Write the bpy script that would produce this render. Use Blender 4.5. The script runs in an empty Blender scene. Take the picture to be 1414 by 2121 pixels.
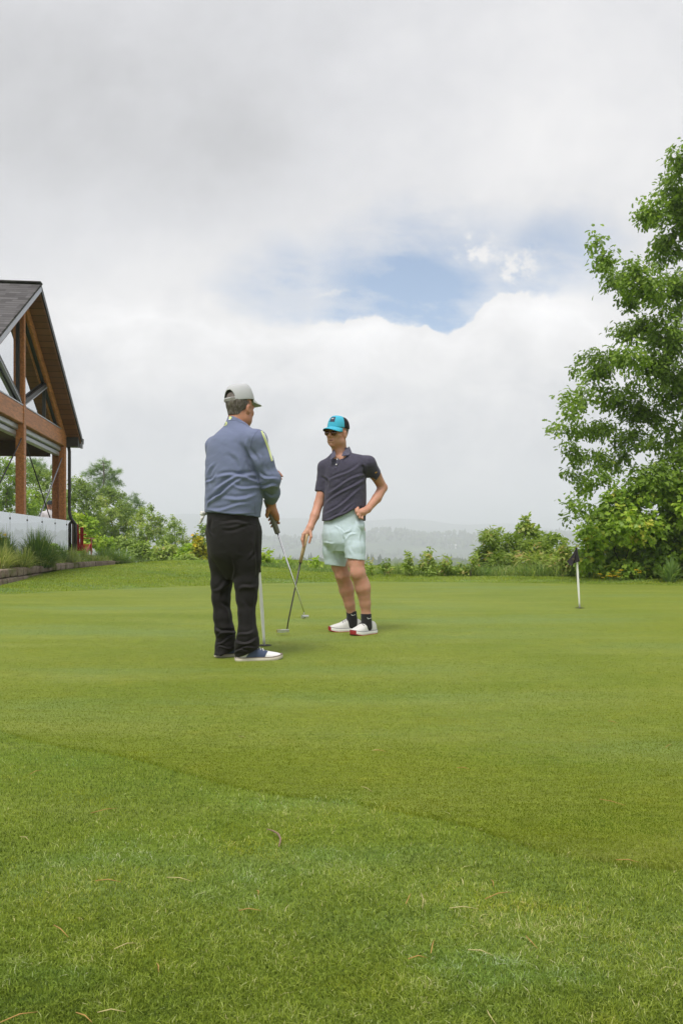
import bpy, math, random
import numpy as np
from mathutils import Vector, Matrix
D = bpy.data
SC = bpy.context.scene
COL = SC.collection
random.seed(7)
RNG = np.random.default_rng(7)
R = math.radians

# ---------------------------------------------------------------- camera
F, CX, HY, CAMZ = 1650.0, 707.0, 1129.0, 0.745      # focal length (px), optical axis, horizon, eye height
W, H = 1414.0, 2121.0
def P(px, py, Y):
    """world point seen at photo pixel (px,py) at Y metres in front of the camera"""
    return Vector(((px - CX) / F * Y, Y, CAMZ + (HY - py) / F * Y))
def Gd(px, py, z=0.0):
    Y = (CAMZ - z) * F / (py - HY)
    return Vector(((px - CX) / F * Y, Y, z))
cam_data = D.cameras.new("camera")
cam = D.objects.new("camera", cam_data); COL.objects.link(cam)
cam_data.sensor_fit = 'AUTO'; cam_data.sensor_width = 36.0
cam_data.lens = 36.0 * F / H
cam_data.shift_y = (HY - H / 2) / H
cam_data.clip_start = 0.05; cam_data.clip_end = 40000
cam.location = (0, 0, CAMZ); cam.rotation_euler = (R(90), 0, 0)
SC.camera = cam

# ---------------------------------------------------------------- view
SC.view_settings.view_transform = 'Standard'
SC.view_settings.look = 'None'
SC.view_settings.exposure = 0.15
SC.view_settings.gamma = 1.0
SC.view_settings.use_curve_mapping = False
SC.cycles.use_denoising = True
SC.cycles.max_bounces = 12
SC.cycles.diffuse_bounces = 6
SC.cycles.glossy_bounces = 3
SC.cycles.transmission_bounces = 4
SC.cycles.transparent_max_bounces = 12
SC.cycles.volume_bounces = 8
SC.cycles.use_adaptive_sampling = True
SC.cycles.adaptive_threshold = 0.02

# ---------------------------------------------------------------- node helpers
class NT:
    def __init__(s, tree):
        s.t = tree
    def n(s, typ, **kw):
        nd = s.t.nodes.new(typ)
        for k, v in kw.items(): setattr(nd, k, v)
        return nd
    def lk(s, a, b): s.t.links.new(a, b)
    def set(s, sock, v):
        if isinstance(v, bpy.types.NodeSocket): s.lk(v, sock)
        else: sock.default_value = v
    def m(s, op, a, b=None, c=None, clamp=False):
        nd = s.n('ShaderNodeMath', operation=op); nd.use_clamp = clamp
        s.set(nd.inputs[0], a)
        if b is not None: s.set(nd.inputs[1], b)
        if c is not None: s.set(nd.inputs[2], c)
        return nd.outputs[0]
    def noise(s, vec=None, scale=5, detail=4, rough=.55, lac=2.0, dist=0, dim='3D'):
        nd = s.n('ShaderNodeTexNoise', noise_dimensions=dim)
        if vec is not None: s.lk(vec, nd.inputs['Vector'])
        s.set(nd.inputs['Scale'], scale); nd.inputs['Detail'].default_value = detail
        nd.inputs['Roughness'].default_value = rough; nd.inputs['Lacunarity'].default_value = lac
        nd.inputs['Distortion'].default_value = dist
        return nd
    def smooth(s, v, a, b, lo=0.0, hi=1.0, kind='SMOOTHSTEP'):
        nd = s.n('ShaderNodeMapRange', interpolation_type=kind)
        s.set(nd.inputs['Value'], v); s.set(nd.inputs['From Min'], a); s.set(nd.inputs['From Max'], b)
        s.set(nd.inputs['To Min'], lo); s.set(nd.inputs['To Max'], hi)
        return nd.outputs[0]
    def mix(s, f, a, b, blend='MIX'):
        nd = s.n('ShaderNodeMix', data_type='RGBA', blend_type=blend)
        s.set(nd.inputs[0], f); s.set(nd.inputs[6], a); s.set(nd.inputs[7], b)
        return nd.outputs[2]
    def ramp(s, f, stops):
        nd = s.n('ShaderNodeValToRGB'); cr = nd.color_ramp
        while len(cr.elements) < len(stops): cr.elements.new(.5)
        for e, (p, c) in zip(cr.elements, stops):
            e.position = p; e.color = (*c, 1)
        s.lk(f, nd.inputs[0]); return nd.outputs[0]
    def comb(s, x, y, z):
        nd = s.n('ShaderNodeCombineXYZ')
        for i, v in enumerate((x, y, z)): s.set(nd.inputs[i], v)
        return nd.outputs[0]

def c4(c): return (c[0], c[1], c[2], 1.0)

# ---------------------------------------------------------------- sky
SUN_EL, SUN_AZ = 62.0, 205.0         # azimuth clockwise from +Y: behind the camera, a little to the left
world = D.worlds.new("World"); SC.world = world; world.use_nodes = True
t = NT(world.node_tree); world.node_tree.nodes.clear()
gen = t.n('ShaderNodeTexCoord').outputs['Generated']
sep = t.n('ShaderNodeSeparateXYZ'); t.lk(gen, sep.inputs[0])
X_, Y_, Z_ = sep.outputs
yc = t.m('MAXIMUM', Y_, 0.08)
U = t.m('DIVIDE', X_, yc); V = t.m('DIVIDE', Z_, yc)
uv = t.comb(U, V, 0.0)
sky = t.n('ShaderNodeTexSky', sky_type='NISHITA'); sky.sun_disc = False
sky.sun_elevation = R(SUN_EL); sky.sun_rotation = R(SUN_AZ); sky.air_density = 1.0; sky.dust_density = .6; sky.ozone_density = 2.0
bg_sky = t.n('ShaderNodeBackground'); t.lk(sky.outputs[0], bg_sky.inputs[0]); bg_sky.inputs[1].default_value = 0.15
def uu(px): return (px - CX) / F
def vv(py): return (HY - py) / F
nA = t.noise(uv, 9, 6, .55).outputs[0]           # cloud edge detail
nB = t.noise(uv, 3.2, 5, .6).outputs[0]          # broad structure
nC = t.noise(uv, 26, 5, .6).outputs[0]           # puffs
nU = t.noise(t.comb(U, V, 3.7), 14, 4, .55).outputs[0]
# puffy upper edge of the cumulus bank under the blue gap
fc = t.n('ShaderNodeFloatCurve')
pts = [(380, 640), (500, 690), (560, 690), (650, 676), (720, 668), (775, 657), (840, 672), (900, 690), (935, 698), (975, 668), (1010, 628), (1055, 612), (1120, 622), (1190, 630), (1260, 690), (1340, 720)]
cm = fc.mapping; cv = cm.curves[0]
mapped = [((px - 300) / 1200.0, (HY - py) / 1000.0) for px, py in pts]
mapped = [(0.0, mapped[0][1])] + mapped + [(1.0, mapped[-1][1])]
while len(cv.points) < len(mapped): cv.points.new(.5, .5)
for p_, q_ in zip(cv.points, mapped):
    p_.location = q_; p_.handle_type = 'AUTO'
cm.update()
t.lk(t.m('MULTIPLY_ADD', U, F / 1200.0, (CX - 300) / 1200.0), fc.inputs['Value'])
edge = t.m('MULTIPLY', fc.outputs[0], 1000.0 / F)
edge = t.m('ADD', edge, t.m('MULTIPLY', t.m('SUBTRACT', nC, .5), 0.034))
edge = t.m('ADD', edge, t.m('MULTIPLY', t.m('SUBTRACT', nA, .5), 0.03))
above = t.m('SUBTRACT', V, edge)
softw = t.smooth(U, uu(1080), uu(1240), 0.006, 0.05)
softl = t.smooth(U, uu(520), uu(720), 0.04, 0.006)
low = t.smooth(above, t.m('MULTIPLY', t.m('MAXIMUM', softw, softl), -0.3), t.m('MAXIMUM', softw, softl))     # 0 inside the bank, 1 above it
nF1 = t.noise(t.comb(U, V, 8.1), 30, 6, .62).outputs[0]; nF2 = t.noise(t.comb(U, V, 5.3), 30, 6, .62).outputs[0]
def blob(px, py, rx, ry, rot=0.0, warp=0.0):
    du = t.m('SUBTRACT', U, uu(px)); dv = t.m('SUBTRACT', V, vv(py))
    if warp < 0:
        du = t.m('ADD', du, t.m('MULTIPLY', t.m('SUBTRACT', nF1, .5), -warp))
        dv = t.m('ADD', dv, t.m('MULTIPLY', t.m('SUBTRACT', nF2, .5), -warp))
    if warp > 0:
        du = t.m('ADD', du, t.m('MULTIPLY', t.m('SUBTRACT', nB, .5), warp))
        dv = t.m('ADD', dv, t.m('MULTIPLY', t.m('SUBTRACT', nA, .5), warp))
    c, s_ = math.cos(rot), math.sin(rot)
    a = t.m('DIVIDE', t.m('ADD', t.m('MULTIPLY', du, c), t.m('MULTIPLY', dv, s_)), rx / F)
    b = t.m('DIVIDE', t.m('SUBTRACT', t.m('MULTIPLY', dv, c), t.m('MULTIPLY', du, s_)), ry / F)
    r2 = t.m('ADD', t.m('MULTIPLY', a, a), t.m('MULTIPLY', b, b))
    return t.m('EXPONENT', t.m('MULTIPLY', r2, -1.0))
gap = t.m('MAXIMUM', blob(840, 630, 260, 150, R(14), .10), t.m('MULTIPLY', blob(1080, 570, 200, 105, R(18), .08), .66))
gap = t.m('MAXIMUM', gap, t.m('MULTIPLY', blob(590, 625, 140, 110, 0, .10), .62))
wisp = t.noise(t.comb(t.m('MULTIPLY_ADD', U, .8, t.m('MULTIPLY', V, .5)), t.m('MULTIPLY', V, 1.9), 1.3), 9, 6, .62).outputs[0]
gap = t.m('MULTIPLY', gap, t.smooth(wisp, .36, .66, 1.0, .5))
gap = t.m('MULTIPLY', gap, low)
# little torn cloud inside the gap
fluff = t.m('MAXIMUM', blob(995, 522, 62, 34, R(-14), -.07), blob(1080, 548, 52, 36, R(15), -.07))
fluff = t.m('MAXIMUM', fluff, t.m('MULTIPLY', blob(690, 606, 60, 9, R(8), -.03), .6))
fl = t.smooth(t.m('MULTIPLY', fluff, t.smooth(nF1, .28, .66, .15, 1.25)), .18, .95)
gap = t.m('MULTIPLY', gap, t.m('SUBTRACT', 1.0, t.m('MULTIPLY', fl, .82)))
front = t.smooth(Y_, 0.1, 0.3)
gap = t.m('MULTIPLY', gap, front)
# other openings away from the photo's view, so the sky is broken cloud all round
ng = t.noise(gen, 2.6, 5, .55).outputs[0]
gap2 = t.m('MULTIPLY', t.smooth(ng, .60, .72), t.m('SUBTRACT', 1.0, front))
cov = t.m('SUBTRACT', 1.0, t.m('MAXIMUM', t.smooth(gap, .08, .72, 0, .97, 'LINEAR'), t.m('MULTIPLY', gap2, .6)), clamp=True)
# brightness of the cloud deck
br = t.m('MULTIPLY_ADD', t.m('SUBTRACT', nB, .5), .10, .72)
for (px, py, rx, ry, amp) in [(230, 260, 420, 190, -.12), (60, 60, 420, 200, -.09), (430, 330, 300, 110, -.05), (1180, 260, 420, 230, .10), (600, 110, 200, 200, -.04),
                              (330, 620, 300, 130, .08), (760, 735, 420, 75, .085), (1060, 680, 190, 80, .13), (760, 690, 130, 40, .06), (1200, 660, 150, 60, .05),
                              (480, 820, 300, 90, -.01), (1000, 960, 300, 70, -.06), (300, 960, 300, 140, -.05), (650, 1000, 500, 110, -.05), (850, 900, 90, 18, .03), (900, 560, 500, 100, .03)]:
    br = t.m('ADD', br, t.m('MULTIPLY', blob(px, py, rx, ry, 0, .12), amp))
# billows: broken light and grey inside the cumulus bank
nP = t.noise(t.comb(t.m('MULTIPLY', U, .8), V, 2.2), 11, 7, .6, dist=.35).outputs[0]
nQ = t.noise(t.comb(U, t.m('ADD', V, .02), 6.2), 5.5, 6, .6).outputs[0]
inbank = t.m('MULTIPLY', t.smooth(V, .02, .12), t.m('SUBTRACT', 1.0, low))
br = t.m('ADD', br, t.m('MULTIPLY', t.m('MULTIPLY', t.m('SUBTRACT', nP, .5), .48), t.m('MULTIPLY_ADD', inbank, .8, .2)))
br = t.m('ADD', br, t.m('MULTIPLY', t.m('SUBTRACT', nQ, .5), .24))
br = t.m('ADD', br, t.m('MULTIPLY', t.m('EXPONENT', t.m('MULTIPLY', t.m('ABSOLUTE', t.m('ADD', above, .012)), -60.0)), .085))
br = t.m('ADD', br, t.m('MULTIPLY', t.m('SUBTRACT', nA, .5), .07))
br = t.m('ADD', br, t.m('MULTIPLY', fl, .06))
br = t.m('ADD', br, t.m('MULTIPLY', t.m('EXPONENT', t.m('MULTIPLY', t.m('ABSOLUTE', V), -1 / .10)), .35))
gback = t.m('MULTIPLY_ADD', t.m('SUBTRACT', ng, .5), .3, .80)
brf = t.n('ShaderNodeMix', data_type='FLOAT'); t.lk(front, brf.inputs[0]); t.lk(gback, brf.inputs[2]); t.lk(br, brf.inputs[3])
bright = brf.outputs[0]
warm = t.smooth(bright, .66, .90)
ccol = t.mix(warm, (0.972, 0.968, 1.015, 1), (1.0, .980, .992, 1))
bg_cl = t.n('ShaderNodeBackground'); t.lk(ccol, bg_cl.inputs[0]); t.lk(bright, bg_cl.inputs[1])
# thin veil over the blue
mixs = t.n('ShaderNodeMixShader'); t.lk(cov, mixs.inputs[0]); t.lk(bg_sky.outputs[0], mixs.inputs[1]); t.lk(bg_cl.outputs[0], mixs.inputs[2])
wo = t.n('ShaderNodeOutputWorld'); t.lk(mixs.outputs[0], wo.inputs[0])
world.cycles.sampling_method = 'MANUAL'; world.cycles.sample_map_resolution = 512

# ---------------------------------------------------------------- sun behind thin cloud
sl = D.lights.new("sun", 'SUN'); sl.energy = 3.2; sl.angle = R(17); sl.color = (1.0, .95, .88)
so = D.objects.new("sun", sl); COL.objects.link(so)
az = R(SUN_AZ); el = R(SUN_EL)
sdir = Vector((math.sin(az) * math.cos(el), math.cos(az) * math.cos(el), math.sin(el)))
so.rotation_euler = sdir.to_track_quat('Z', 'Y').to_euler()
so.location = sdir * 60

# ---------------------------------------------------------------- object helpers
def tag(o, label=None, cat=None, group=None, kind=None):
    if label: o['label'] = label
    if cat: o['category'] = cat
    if group: o['group'] = group
    if kind: o['kind'] = kind
    return o
def empty(name, loc, label=None, cat=None, group=None, rz=0.0):
    o = D.objects.new(name, None); COL.objects.link(o); o.location = loc; o.rotation_euler = (0, 0, rz)
    o.empty_display_size = .1
    return tag(o, label, cat, group)
def link(name, me, mat=None, parent=None, smooth=False):
    if mat is not None and not me.materials: me.materials.append(mat)
    if smooth:
        me.polygons.foreach_set('use_smooth', np.ones(len(me.polygons), bool))
    o = D.objects.new(name, me); COL.objects.link(o)
    if parent is not None:
        o.parent = parent
        o.matrix_parent_inverse = Matrix.Translation(parent.location).inverted() if parent.rotation_euler.z == 0 else (Matrix.Translation(parent.location) @ parent.rotation_euler.to_matrix().to_4x4()).inverted()
    return o
def mesh_np(name, verts, faces_flat, sizes):
    """verts (n,3); faces_flat loop vertex indices; sizes per polygon"""
    me = D.meshes.new(name)
    verts = np.ascontiguousarray(verts, np.float32); faces_flat = np.ascontiguousarray(faces_flat, np.int32).ravel()
    sizes = np.ascontiguousarray(sizes, np.int32)
    me.vertices.add(len(verts)); me.vertices.foreach_set('co', verts.ravel())
    me.loops.add(len(faces_flat)); me.loops.foreach_set('vertex_index', faces_flat)
    me.polygons.add(len(sizes))
    starts = np.zeros(len(sizes), np.int32); starts[1:] = np.cumsum(sizes)[:-1]
    me.polygons.foreach_set('loop_start', starts); me.polygons.foreach_set('loop_total', sizes)
    me.update(calc_edges=True)
    return me
def point_attr(me, name, vals):
    a = me.attributes.new(name, 'FLOAT', 'POINT'); a.data.foreach_set('value', np.ascontiguousarray(vals, np.float32))
class MB:
    """collects polygons for one mesh"""
    def __init__(s): s.v = []; s.f = []
    def add(s, vs, fs):
        b = len(s.v); s.v += [tuple(v) for v in vs]; s.f += [tuple(i + b for i in f) for f in fs]
    def box(s, c, ax, ay, az_, hx, hy, hz, bev=0.0):
        """box about c with unit axes and half sizes; chamfered long edges when bev > 0"""
        c = Vector(c); ax, ay, az_ = Vector(ax), Vector(ay), Vector(az_)
        if bev <= 0:
            vs = [c + ax * (hx * i) + ay * (hy * j) + az_ * (hz * k) for i in (-1, 1) for j in (-1, 1) for k in (-1, 1)]
            s.add(vs, [(0, 1, 3, 2), (4, 6, 7, 5), (0, 4, 5, 1), (2, 3, 7, 6), (0, 2, 6, 4), (1, 5, 7, 3)])
            return
        bev = min(bev, hx * .9, hy * .9)
        prof = [(hx, hy - bev), (hx - bev, hy), (-hx + bev, hy), (-hx, hy - bev), (-hx, -hy + bev), (-hx + bev, -hy), (hx - bev, -hy), (hx, -hy + bev)]
        vs = [c + ax * a + ay * b + az_ * (hz * k) for k in (-1, 1) for a, b in prof]
        n = 8
        s.add(vs, [tuple(range(n - 1, -1, -1)), tuple(range(n, 2 * n))] + [(i, (i + 1) % n, n + (i + 1) % n, n + i) for i in range(n)])
    def bar(s, a, b, hw, hd, up=(0, 0, 1), bev=0.0):
        a, b = Vector(a), Vector(b); d = b - a; L = d.length; d.normalize()
        x = d.cross(Vector(up)); 
        if x.length < 1e-4: x = d.cross(Vector((0, 1, 0)))
        x.normalize(); y = x.cross(d).normalized()
        s.box((a + b) / 2, x, y, d, hw, hd, L / 2, bev)
    def tube(s, pts, radii, n=10, cap=True):
        pts = [Vector(p) for p in pts]
        if not hasattr(radii, '__len__'): radii = [radii] * len(pts)
        rings = []; prev = None
        for i, p in enumerate(pts):
            d = (pts[min(i + 1, len(pts) - 1)] - pts[max(i - 1, 0)]).normalized()
            if prev is None:
                x = d.orthogonal().normalized()
            else:
                x = (prev - d * prev.dot(d))
                x = x.normalized() if x.length > 1e-6 else d.orthogonal().normalized()
            prev = x; y = d.cross(x)
            rings.append([p + (x * math.cos(2 * math.pi * k / n) + y * math.sin(2 * math.pi * k / n)) * radii[i] for k in range(n)])
        vs = [v for r_ in rings for v in r_]
        fs = [(i * n + k, i * n + (k + 1) % n, (i + 1) * n + (k + 1) % n, (i + 1) * n + k) for i in range(len(pts) - 1) for k in range(n)]
        if cap: fs += [tuple(range(n - 1, -1, -1)), tuple((len(pts) - 1) * n + k for k in range(n))]
        s.add(vs, fs)
    def prism(s, poly, off):
        """extrude a planar polygon (list of points) by vector off"""
        n = len(poly); poly = [Vector(p) for p in poly]; off = Vector(off)
        vs = poly + [p + off for p in poly]
        s.add(vs, [tuple(range(n - 1, -1, -1)), tuple(range(n, 2 * n))] + [(i, (i + 1) % n, n + (i + 1) % n, n + i) for i in range(n)])
    def build(s, name, mat, parent=None, smooth=False):
        me = D.meshes.new(name); me.from_pydata(s.v, [], s.f); me.update()
        import bmesh
        bm = bmesh.new(); bm.from_mesh(me); bmesh.ops.recalc_face_normals(bm, faces=bm.faces); bm.to_mesh(me); bm.free()
        return link(name, me, mat, parent, smooth)

# ---------------------------------------------------------------- material helpers
def new_mat(name):
    m_ = D.materials.new(name); m_.use_nodes = True
    nt = m_.node_tree; bs = nt.nodes['Principled BSDF']
    return m_, NT(nt), bs
def simple(name, col, rough=.6, metal=0.0, spec=.5, var=.12, scale=30, bump=0.0, bscale=200, obj=True, sheen=0.0):
    m_, t_, bs = new_mat(name)
    tc = t_.n('ShaderNodeTexCoord').outputs['Object']
    nz = t_.noise(tc, scale, 4).outputs[0]
    a = tuple(max(0, c * (1 - var)) for c in col); b = tuple(min(1, c * (1 + var)) for c in col)
    t_.lk(t_.mix(nz, c4(a), c4(b)), bs.inputs['Base Color'])
    bs.inputs['Roughness'].default_value = rough; bs.inputs['Metallic'].default_value = metal
    bs.inputs['Specular IOR Level'].default_value = spec
    if sheen: bs.inputs['Sheen Weight'].default_value = sheen; bs.inputs['Sheen Roughness'].default_value = .6
    if bump:
        n2 = t_.noise(tc, bscale, 3).outputs[0]
        bp = t_.n('ShaderNodeBump'); bp.inputs['Strength'].default_value = bump; bp.inputs['Distance'].default_value = .003
        t_.lk(n2, bp.inputs['Height']); t_.lk(bp.outputs[0], bs.inputs['Normal'])
    return m_
def sstep(a, b, x):
    x = np.clip((x - a) / (b - a), 0, 1); return x * x * (3 - 2 * x)
def vnoise(x, y, seed=0):
    """smooth value noise for numpy arrays"""
    x = np.asarray(x, float); y = np.asarray(y, float)
    xi = np.floor(x).astype(np.int64); yi = np.floor(y).astype(np.int64); fx = x - xi; fy = y - yi
    fx = fx * fx * (3 - 2 * fx); fy = fy * fy * (3 - 2 * fy)
    def h(a, b):
        n = (a * 374761393 + b * 668265263 + seed * 1274126177) & 0x7fffffff
        n = ((n ^ (n >> 13)) * 1274126177) & 0x7fffffff
        return ((n ^ (n >> 16)) & 0xffff) / 65535.0
    return (h(xi, yi) * (1 - fx) + h(xi + 1, yi) * fx) * (1 - fy) + (h(xi, yi + 1) * (1 - fx) + h(xi + 1, yi + 1) * fx) * fy
def fbm(x, y, seed=0, oct=4):
    s = 0; a = .5; t_ = 0
    for i in range(oct):
        s = s + a * vnoise(x * 2 ** i, y * 2 ** i, seed + i * 17); t_ += a; a *= .5
    return s / t_
# ================================================================ terrain
GE_X = np.array([-9, -6.5, -5.1, -4.06, -2.45, -1.0, .55, 2.8, 6.3, 9.0])
GE_Y = np.array([9.0, 10.6, 11.9, 13.2, 14.6, 15.6, 16.2, 15.8, 14.6, 13.4])
GN_X = np.array([-9.0, -5, -3, -1.9, -1.364, -.876, -.527, -.214, .018, .2, .309, .464, .651, .785, 2, 4, 9])
GN_Y = np.array([8.6, 7.4, 4.9, 3.7, 3.18, 2.85, 2.58, 2.405, 2.29, 2.153, 2.098, 1.948, 1.874, 1.832, 1.4, 1.0, .8])
def green_far(x): return np.interp(x, GE_X, GE_Y)
def green_near(x): return np.interp(x, GN_X, GN_Y) + .03 * np.sin(np.asarray(x) * 7.0)
def lerp_px(px, pts):
    a = np.array(pts, float); return np.interp(px, a[:, 0], a[:, 1])
FAR1 = [(-400, 1085), (100, 1078), (380, 1064), (540, 1074), (660, 1073), (759, 1080), (826, 1076), (872, 1078), (932, 1086), (967, 1087), (1003, 1085), (1056, 1085), (1109, 1092), (1204, 1103), (1500, 1108), (2200, 1090)]
FAR2 = [(-400, 1115), (100, 1120), (540, 1119), (650, 1119), (700, 1113), (759, 1106), (815, 1102), (861, 1108), (897, 1113), (967, 1109), (1003, 1108), (1144, 1106), (1204, 1108), (1500, 1104), (2200, 1110)]
RY1, RY2 = 3800.0, 2000.0
def gz(x, y):
    """height of the ground"""
    x = np.asarray(x, float); y = np.asarray(y, float)
    d = y - green_far(x)
    amp = np.interp(x, [-12, -7.2, -6.2, -4.7, -1.3, .6, 2.0, 6, 14], [.10, .11, .17, .32, .31, .17, .11, .09, .12])
    z = amp * sstep(-.2, 6.0, d) + .05 * sstep(0, .8, d) * sstep(3.5, .8, d)
    z = z + .004 * (fbm(x * .7, y * .7, 3) - .5) * sstep(1, 4, y)
    # beyond the crest the hill falls away to the valley (later on the left, where the trees stand)
    yd = 22.5 + 6 * sstep(5, 9, x); kd = .40 - .33 * sstep(-2.0, -9, x) * sstep(90, 40, y)
    dd = np.maximum(0, y - yd); r = np.hypot(x, y)
    dd2 = np.maximum(dd, 0); 
    z = z - 13 * (1 - np.exp(-kd * dd2 * dd2 / (dd2 + 8) / 13)) - .022 * np.maximum(0, r - 60)
    z = z + sstep(150, 700, r) * 9 * (fbm(x / 260, y / 260, 5) - .5)
    px = CX + F * x / np.maximum(y, 1.0)
    fr = sstep(1000, 1500, y)
    tree1 = fbm(x / 60, y / 220, 9, 3); tree2 = vnoise(x / 21, y / 90, 31)
    h2 = CAMZ + (HY - lerp_px(px, FAR2)) / F * RY2
    h1 = CAMZ + (HY - lerp_px(px, FAR1)) / F * RY1
    b2 = np.exp(-((y - RY2) / np.where(y < RY2, 520.0, 380.0)) ** 2)
    b1 = np.exp(-((y - RY1) / np.where(y < RY1, 900.0, 700.0)) ** 2)
    v = -58.0
    z2 = v + (h2 - v - 5) * b2 + 7 * tree1 * b2 + 5 * tree2 * b2
    z1 = v + (h1 - v - 6) * b1 + 14 * (fbm(x / 200, y / 500, 12, 3)) * b1
    zz = np.maximum(z2, z1)
    return np.where(fr > 0, np.maximum(z, z * (1 - fr) + zz * fr), z)

azs = np.concatenate([np.arange(-180, -34, 4.0), np.arange(-34, 34.01, .16), np.arange(38, 180, 4.0)])
rs = np.concatenate([[0.0], np.geomspace(.5, 6600, 340)])
AZ, RR = np.meshgrid(np.radians(azs), rs)
gx, gy = RR * np.sin(AZ), RR * np.cos(AZ)
gzv = gz(gx, gy)
na, nr = len(azs), len(rs)
idx = np.arange(na * nr).reshape(nr, na)
a_ = idx[:-1, :]; b_ = np.roll(idx, -1, 1)[:-1, :]; c_ = np.roll(idx, -1, 1)[1:, :]; d_ = idx[1:, :]
quads = np.stack([a_, b_, c_, d_], -1).reshape(-1, 4)
vg = np.stack([gx, gy, gzv], -1).reshape(-1, 3)
me = mesh_np("ground", vg, quads[:, ::-1], np.full(len(quads), 4))

def turf_mat(name, c_lo, c_hi, c_pale, fine, fine_amp, yellow=(.26, .30, .05), far=False, bump=.6, sheen=.04):
    m_, t_, bs = new_mat(name)
    tc = t_.n('ShaderNodeTexCoord').outputs['Object']
    big = t_.noise(tc, .55, 4, .6).outputs[0]
    mid = t_.noise(tc, 3.1, 5, .62).outputs[0]
    strx = t_.n('ShaderNodeMapping'); t_.lk(tc, strx.inputs[0]); strx.inputs['Scale'].default_value = (.35, 1.6, 1)
    band = t_.noise(strx.outputs[0], 1.3, 5, .65).outputs[0]
    fin = t_.noise(tc, fine, 5, .75).outputs[0]
    spk = t_.n('ShaderNodeTexVoronoi', feature='F1'); t_.lk(tc, spk.inputs['Vector']); spk.inputs['Scale'].default_value = fine * .8
    col = t_.mix(t_.smooth(big, .3, .7), c4(c_lo), c4(c_hi))
    col = t_.mix(t_.m('MULTIPLY', t_.smooth(band, .42, .72), .8), col, c4(c_pale))
    cool = t_.noise(strx.outputs[0], .62, 4, .6).outputs[0]
    col = t_.mix(t_.m('MULTIPLY', t_.smooth(cool, .48, .68), .7), col, c4((c_pale[0] * .72, c_pale[1] * .90, c_pale[2] * 1.35)))
    col = t_.mix(t_.m('MULTIPLY', t_.smooth(mid, .55, .8), .55), col, c4(yellow))
    grn = t_.noise(strx.outputs[0], 26, 4, .7).outputs[0]
    v = t_.m('MULTIPLY', t_.smooth(fin, .25, .75, 1 - fine_amp, 1 + fine_amp, 'LINEAR'), t_.smooth(grn, .25, .75, .66, 1.34, 'LINEAR'))
    vc = t_.comb(v, v, v)
    col = t_.mix(1.0, col, vc, 'MULTIPLY')
    if far:
        geo = t_.n('ShaderNodeNewGeometry').outputs['Position']
        sp = t_.n('ShaderNodeSeparateXYZ'); t_.lk(geo, sp.inputs[0])
        fz = t_.smooth(sp.outputs[1], 40, 160)
        wood = t_.noise(geo, .012, 6, .7).outputs[0]
        wcol = t_.ramp(wood, [(.30, (.018, .040, .014)), (.48, (.035, .068, .022)), (.58, (.06, .10, .03)), (.66, (.14, .18, .07))])
        col = t_.mix(fz, col, wcol)
    t_.lk(col, bs.inputs['Base Color'])
    bs.inputs['Roughness'].default_value = .75; bs.inputs['Specular IOR Level'].default_value = .08
    bs.inputs['Sheen Weight'].default_value = sheen; bs.inputs['Sheen Tint'].default_value = (.75, .85, .35, 1); bs.inputs['Sheen Roughness'].default_value = .45
    bp = t_.n('ShaderNodeBump'); bp.inputs['Strength'].default_value = bump; bp.inputs['Distance'].default_value = .006
    t_.lk(fin, bp.inputs['Height']); t_.lk(bp.outputs[0], bs.inputs['Normal'])
    return m_
M_ROUGH = turf_mat("rough_turf", (.115, .170, .018), (.150, .200, .024), (.18, .225, .05), 90, .42, (.17, .19, .04), far=True, bump=.8)
M_GREEN = turf_mat("green_turf", (.108, .152, .007), (.148, .180, .010), (.172, .208, .036), 160, .50, (.200, .196, .009), bump=.5, sheen=.24)
ground = link("ground", me, M_ROUGH, None, True); tag(ground, "rolling grassland and wooded valley floor reaching to the hazy ridges", "ground", kind="structure")

# ---------------------------------------------------------------- putting green, a sheet 4 mm above the ground
nx, ny = 220, 240
tx = np.linspace(-8.5, 8.8, nx); ty = np.linspace(0, 1, ny) ** 1.5
TX, TY = np.meshgrid(tx, ty)
yn, yf = green_near(TX), green_far(TX)
PY = yn + (yf - yn) * TY
pz = gz(TX, PY) + .004
for k_ in range(5): pz[k_, :] -= .009 * (1 - k_ / 5) ** 1.5
pz[-1, :] -= .009          # the edges tuck into the fringe
idx = np.arange(nx * ny).reshape(ny, nx)
quads = np.stack([idx[:-1, :-1], idx[:-1, 1:], idx[1:, 1:], idx[1:, :-1]], -1).reshape(-1, 4)
me = mesh_np("putting_green", np.stack([TX, PY, pz], -1).reshape(-1, 3), quads, np.full(len(quads), 4))
green = link("putting_green", me, M_GREEN, None, True); tag(green, "closely mown putting green with a faint darker fringe", "green", kind="structure")

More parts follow.
